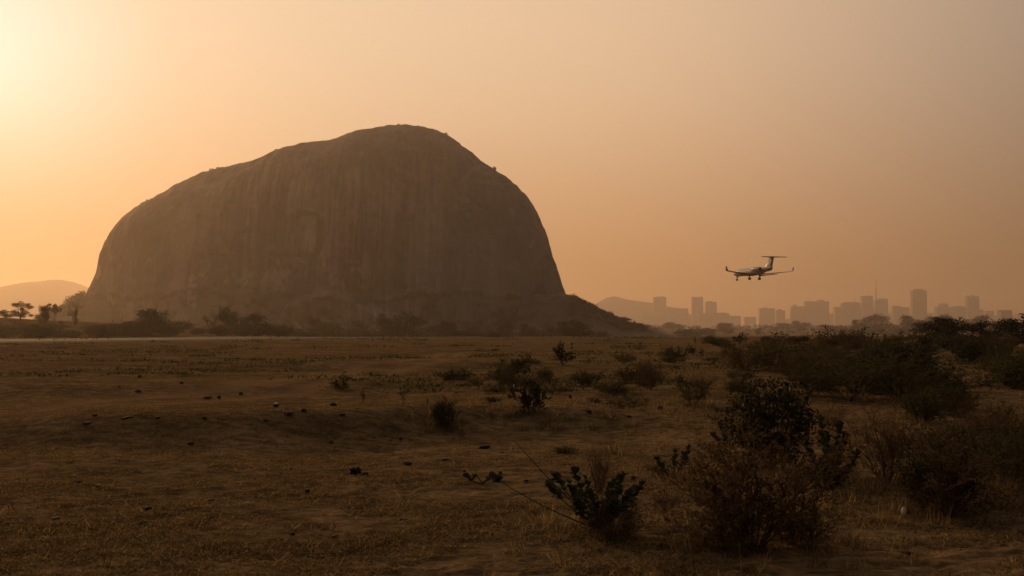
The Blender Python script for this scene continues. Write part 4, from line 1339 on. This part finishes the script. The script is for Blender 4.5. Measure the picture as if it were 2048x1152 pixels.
for px, py, w, h, lab in [
        (276, 785, 11, 7, 'dark clod near the upper track, farthest left'), (552, 815, 14, 10, 'dark clod with a pale chip beside it'),
        (577, 828, 22, 7, 'flat dark clod below the chipped one'), (608, 822, 15, 7, 'dark clod in the middle of the row'),
        (667, 813, 12, 11, 'tall dark clod at the right of the row'), (684, 831, 13, 5, 'flat dark clod below the tall one'),
        (710, 948, 26, 19, 'largest dark clod, in the lower left foreground'), (730, 951, 15, 9, 'small clod touching the largest one'),
        (816, 931, 16, 11, 'dark clod right of the largest pair'), (615, 984, 11, 8, 'small dark clod below left of the largest pair'),
        (993, 961, 28, 17, 'dark rounded clod at the tip of the bare branch'), (885, 922, 30, 7, 'flat dark clod streak in the centre foreground'),
        (482, 789, 10, 7, 'dark clod standing beside the upper track'), (438, 797, 8, 8, 'small upright clod left of the row'),
        (363, 767, 11, 5, 'far flat clod near the upper track'), (280, 755, 10, 7, 'far dark clod on the pale strip'),
        (415, 796, 18, 5, 'long flat clod on the track'), (174, 848, 20, 6, 'flat dark clod at the left before the bank'),
        (190, 832, 10, 5, 'small clod above the flat left one'), (257, 837, 22, 6, 'broken dark clod left of centre'),
        (410, 838, 12, 7, 'dark clod above the bank shadow'), (315, 837, 12, 5, 'thin clod beside the broken one'),
        (1140, 797, 9, 10, 'small upright clod between centre shrubs'), (1178, 826, 14, 8, 'dark clod below the mid field shrubs'),
        (1320, 820, 10, 12, 'upright dark clod below the brown twiggy bush'), (1812, 1108, 20, 9, 'dark clod in the lower right foreground'),
        (970, 896, 22, 8, 'grey broken clod in the centre')]:
    clod(px, py, w, h, lab)
clod(553, 808, 9, 4, 'pale chip lying by a dark clod', 'pale stones', lump('pale_chip', 31, 0.6, 'white_stone'), 'pale_stone', 'stone')
clod(1808, 1027, 13, 14, 'small white stone in the right foreground', 'pale stones', lump('white_stone', 33, 0.9, 'white_stone'), 'white_stone', 'stone')
rs = np.random.default_rng(91)
for i in range(26):
    py = 720 + 400 * rs.uniform(); px = rs.uniform(20, 1380)
    d = py - HOR
    clod(px, py, d * rs.uniform(.015, .05) + 3, d * rs.uniform(.006, .02) + 2, 'small dark crumb of earth scattered over the field', 'small dark crumbs of earth')

# ------------------------------------------------------------------ dry grass and weeds
def grass():
    rs = np.random.default_rng(101)
    n = 135000
    dy = rs.uniform(26, 540, n)
    Y = CAMZ * F / dy * rs.uniform(0.96, 1.04, n)
    X = Y * rs.uniform(-0.60, 0.60, n)
    d1 = fbm2(X / 1.1, Y / 0.8, 3, 121); d2 = fbm2(X / 6.0, Y / 5.0, 2, 125)
    ok = d1 + 0.6 * d2 + 0.25 * smooth(0.5, 5, X) - 1.6 * track(X, Y) > rs.uniform(-0.65, 0.55, n)
    X, Y = X[ok], Y[ok]
    Z = terrain(X, Y) + clods(X, Y) - 0.006
    m = len(X)
    nb = 8
    tall = (rs.uniform(size=m) < 0.04 + 0.08 * smooth(0, 4, X)) * rs.uniform(1.0, 2.8, m) + 1.0
    far = 1 + 0.5 * smooth(15, 60, Y)
    bx = np.repeat(X, nb) + rs.normal(size=m * nb) * np.repeat(0.045 * far, nb)
    by = np.repeat(Y, nb) + rs.normal(size=m * nb) * np.repeat(0.035 * far, nb)
    bz = np.repeat(Z, nb)
    L = np.repeat(tall * far, nb) * rs.uniform(0.015, 0.042, m * nb)
    W = np.repeat(far, nb) * rs.uniform(0.006, 0.013, m * nb)
    D = unit(rs.normal(size=(m * nb, 3)) * np.array([1, 1, .25]) * 0.85 + np.array([0.25, -0.1, 0.62]))
    V, Fc = leaf_arrays(np.stack([bx, by, bz], -1), D, rand_dirs(rs, m * nb), L, W, 3)
    o = link('dry_grass', mesh_np('dry_grass', V, Fc), M['straw'])
    tag(o, 'short dry grass tufts covering the field', 'grass', kind='stuff')
grass()

def tall_grass():
    rs = np.random.default_rng(151)
    P, Ls = [], []
    spots = [(1205, 1060, .5), (1500, 1090, .8), (1560, 940, .7), (1660, 985, .6), (1780, 970, .7), (1905, 1030, .9), (2020, 985, .7), (1055, 828, .5), (1385, 810, .7), (1250, 818, .7), (887, 855, .4), (1720, 800, 1.5), (1345, 960, .5)]
    for k in range(520):
        if k % 5 < 3:
            a, b, r = spots[rs.integers(len(spots))]
            p = on_ground(a, b); x, y = p.x + rs.normal() * r, p.y + rs.normal() * r * .8
        else:
            p = on_ground(rs.uniform(980, 2070), 700 + 210 * rs.uniform()); x, y = p.x, p.y
        n = 26
        h = rs.uniform(0.08, 0.28)
        P.append(np.stack([x + rs.normal(size=n) * .05, y + rs.normal(size=n) * .05, np.zeros(n)], -1)); Ls.append(h * rs.uniform(.5, 1.1, n))
    P, Ls = np.vstack(P), np.concatenate(Ls)
    P[:, 2] = terrain(P[:, 0], P[:, 1]) - 0.01
    D = unit(rs.normal(size=P.shape) * [.42, .42, .1] + [0.05, 0, 1])
    V, Fc = leaf_arrays(P, D, rand_dirs(rs, len(P)), Ls, 0.004 + 0.0004 * P[:, 1], 3)
    o = link('tall_grass', mesh_np('tall_grass', V, Fc), M['straw'])
    tag(o, 'tall dry grass clumps among the shrubs', 'grass', kind='stuff')
tall_grass()

def weeds():
    rs = np.random.default_rng(131)
    P, Ls = [], []
    for i in range(900):
        dy = rs.uniform(11, 120) ** 1.0
        Y = CAMZ * F / dy; px = rs.uniform(-40, 2090)
        X = (px - 1024) / F * Y
        if fbm2(np.array([X / 14]), np.array([Y / 16]), 3, 141)[0] < rs.uniform(-.35, .45):
            continue
        k = 36
        r = rs.uniform(0.25, 0.9) * (0.5 + Y / 90)
        g = rs.normal(size=(k, 2)) * np.array([r, r * 0.7])
        P.append(np.stack([X + g[:, 0], Y + g[:, 1], np.zeros(k)], -1)); Ls.append(np.full(k, 0.05 + 0.0016 * Y) * rs.uniform(.5, 1.5, k))
    P = np.vstack(P); Ls = np.concatenate(Ls)
    P[:, 2] = terrain(P[:, 0], P[:, 1]) + clods(P[:, 0], P[:, 1]) - 0.01
    D = unit(rs.normal(size=P.shape) * [1, 1, .3] + [0, 0, .75])
    V, Fc = leaf_arrays(P, D, rand_dirs(rs, len(P)), Ls * 1.3, Ls * 0.5, 4)
    o = link('field_weeds', mesh_np('field_weeds', V, Fc), M['leaf_olive'])
    tag(o, 'low creeping weeds in patches over the field', 'weeds', kind='stuff')
weeds()


# ------------------------------------------------------------------ haze
def build_haze():
    s, z0, z1 = 9400.0, -34.0, 345.0
    V = [(-s, -s, z0), (s, -s, z0), (s, s, z0), (-s, s, z0), (-s, -s, z1), (s, -s, z1), (s, s, z1), (-s, s, z1)]
    Fc = [(0, 3, 2, 1), (4, 5, 6, 7), (0, 1, 5, 4), (1, 2, 6, 5), (2, 3, 7, 6), (3, 0, 4, 7)]
    m = bpy.data.materials.new('haze')
    m.use_nodes = True
    N, L = m.node_tree.nodes, m.node_tree.links
    N.clear()
    out = N.new('ShaderNodeOutputMaterial')
    v = N.new('ShaderNodeVolumePrincipled')
    v.inputs['Color'].default_value = (0.93, 0.795, 0.70, 1)
    v.inputs['Density'].default_value = HAZE_DENSITY
    v.inputs['Anisotropy'].default_value = 0.63
    L.new(v.outputs[0], out.inputs['Volume'])
    o = link('haze', mesh_np('haze', V, Fc), m)
    tag(o, 'warm dusty haze over the whole plain', kind='stuff')
build_haze()
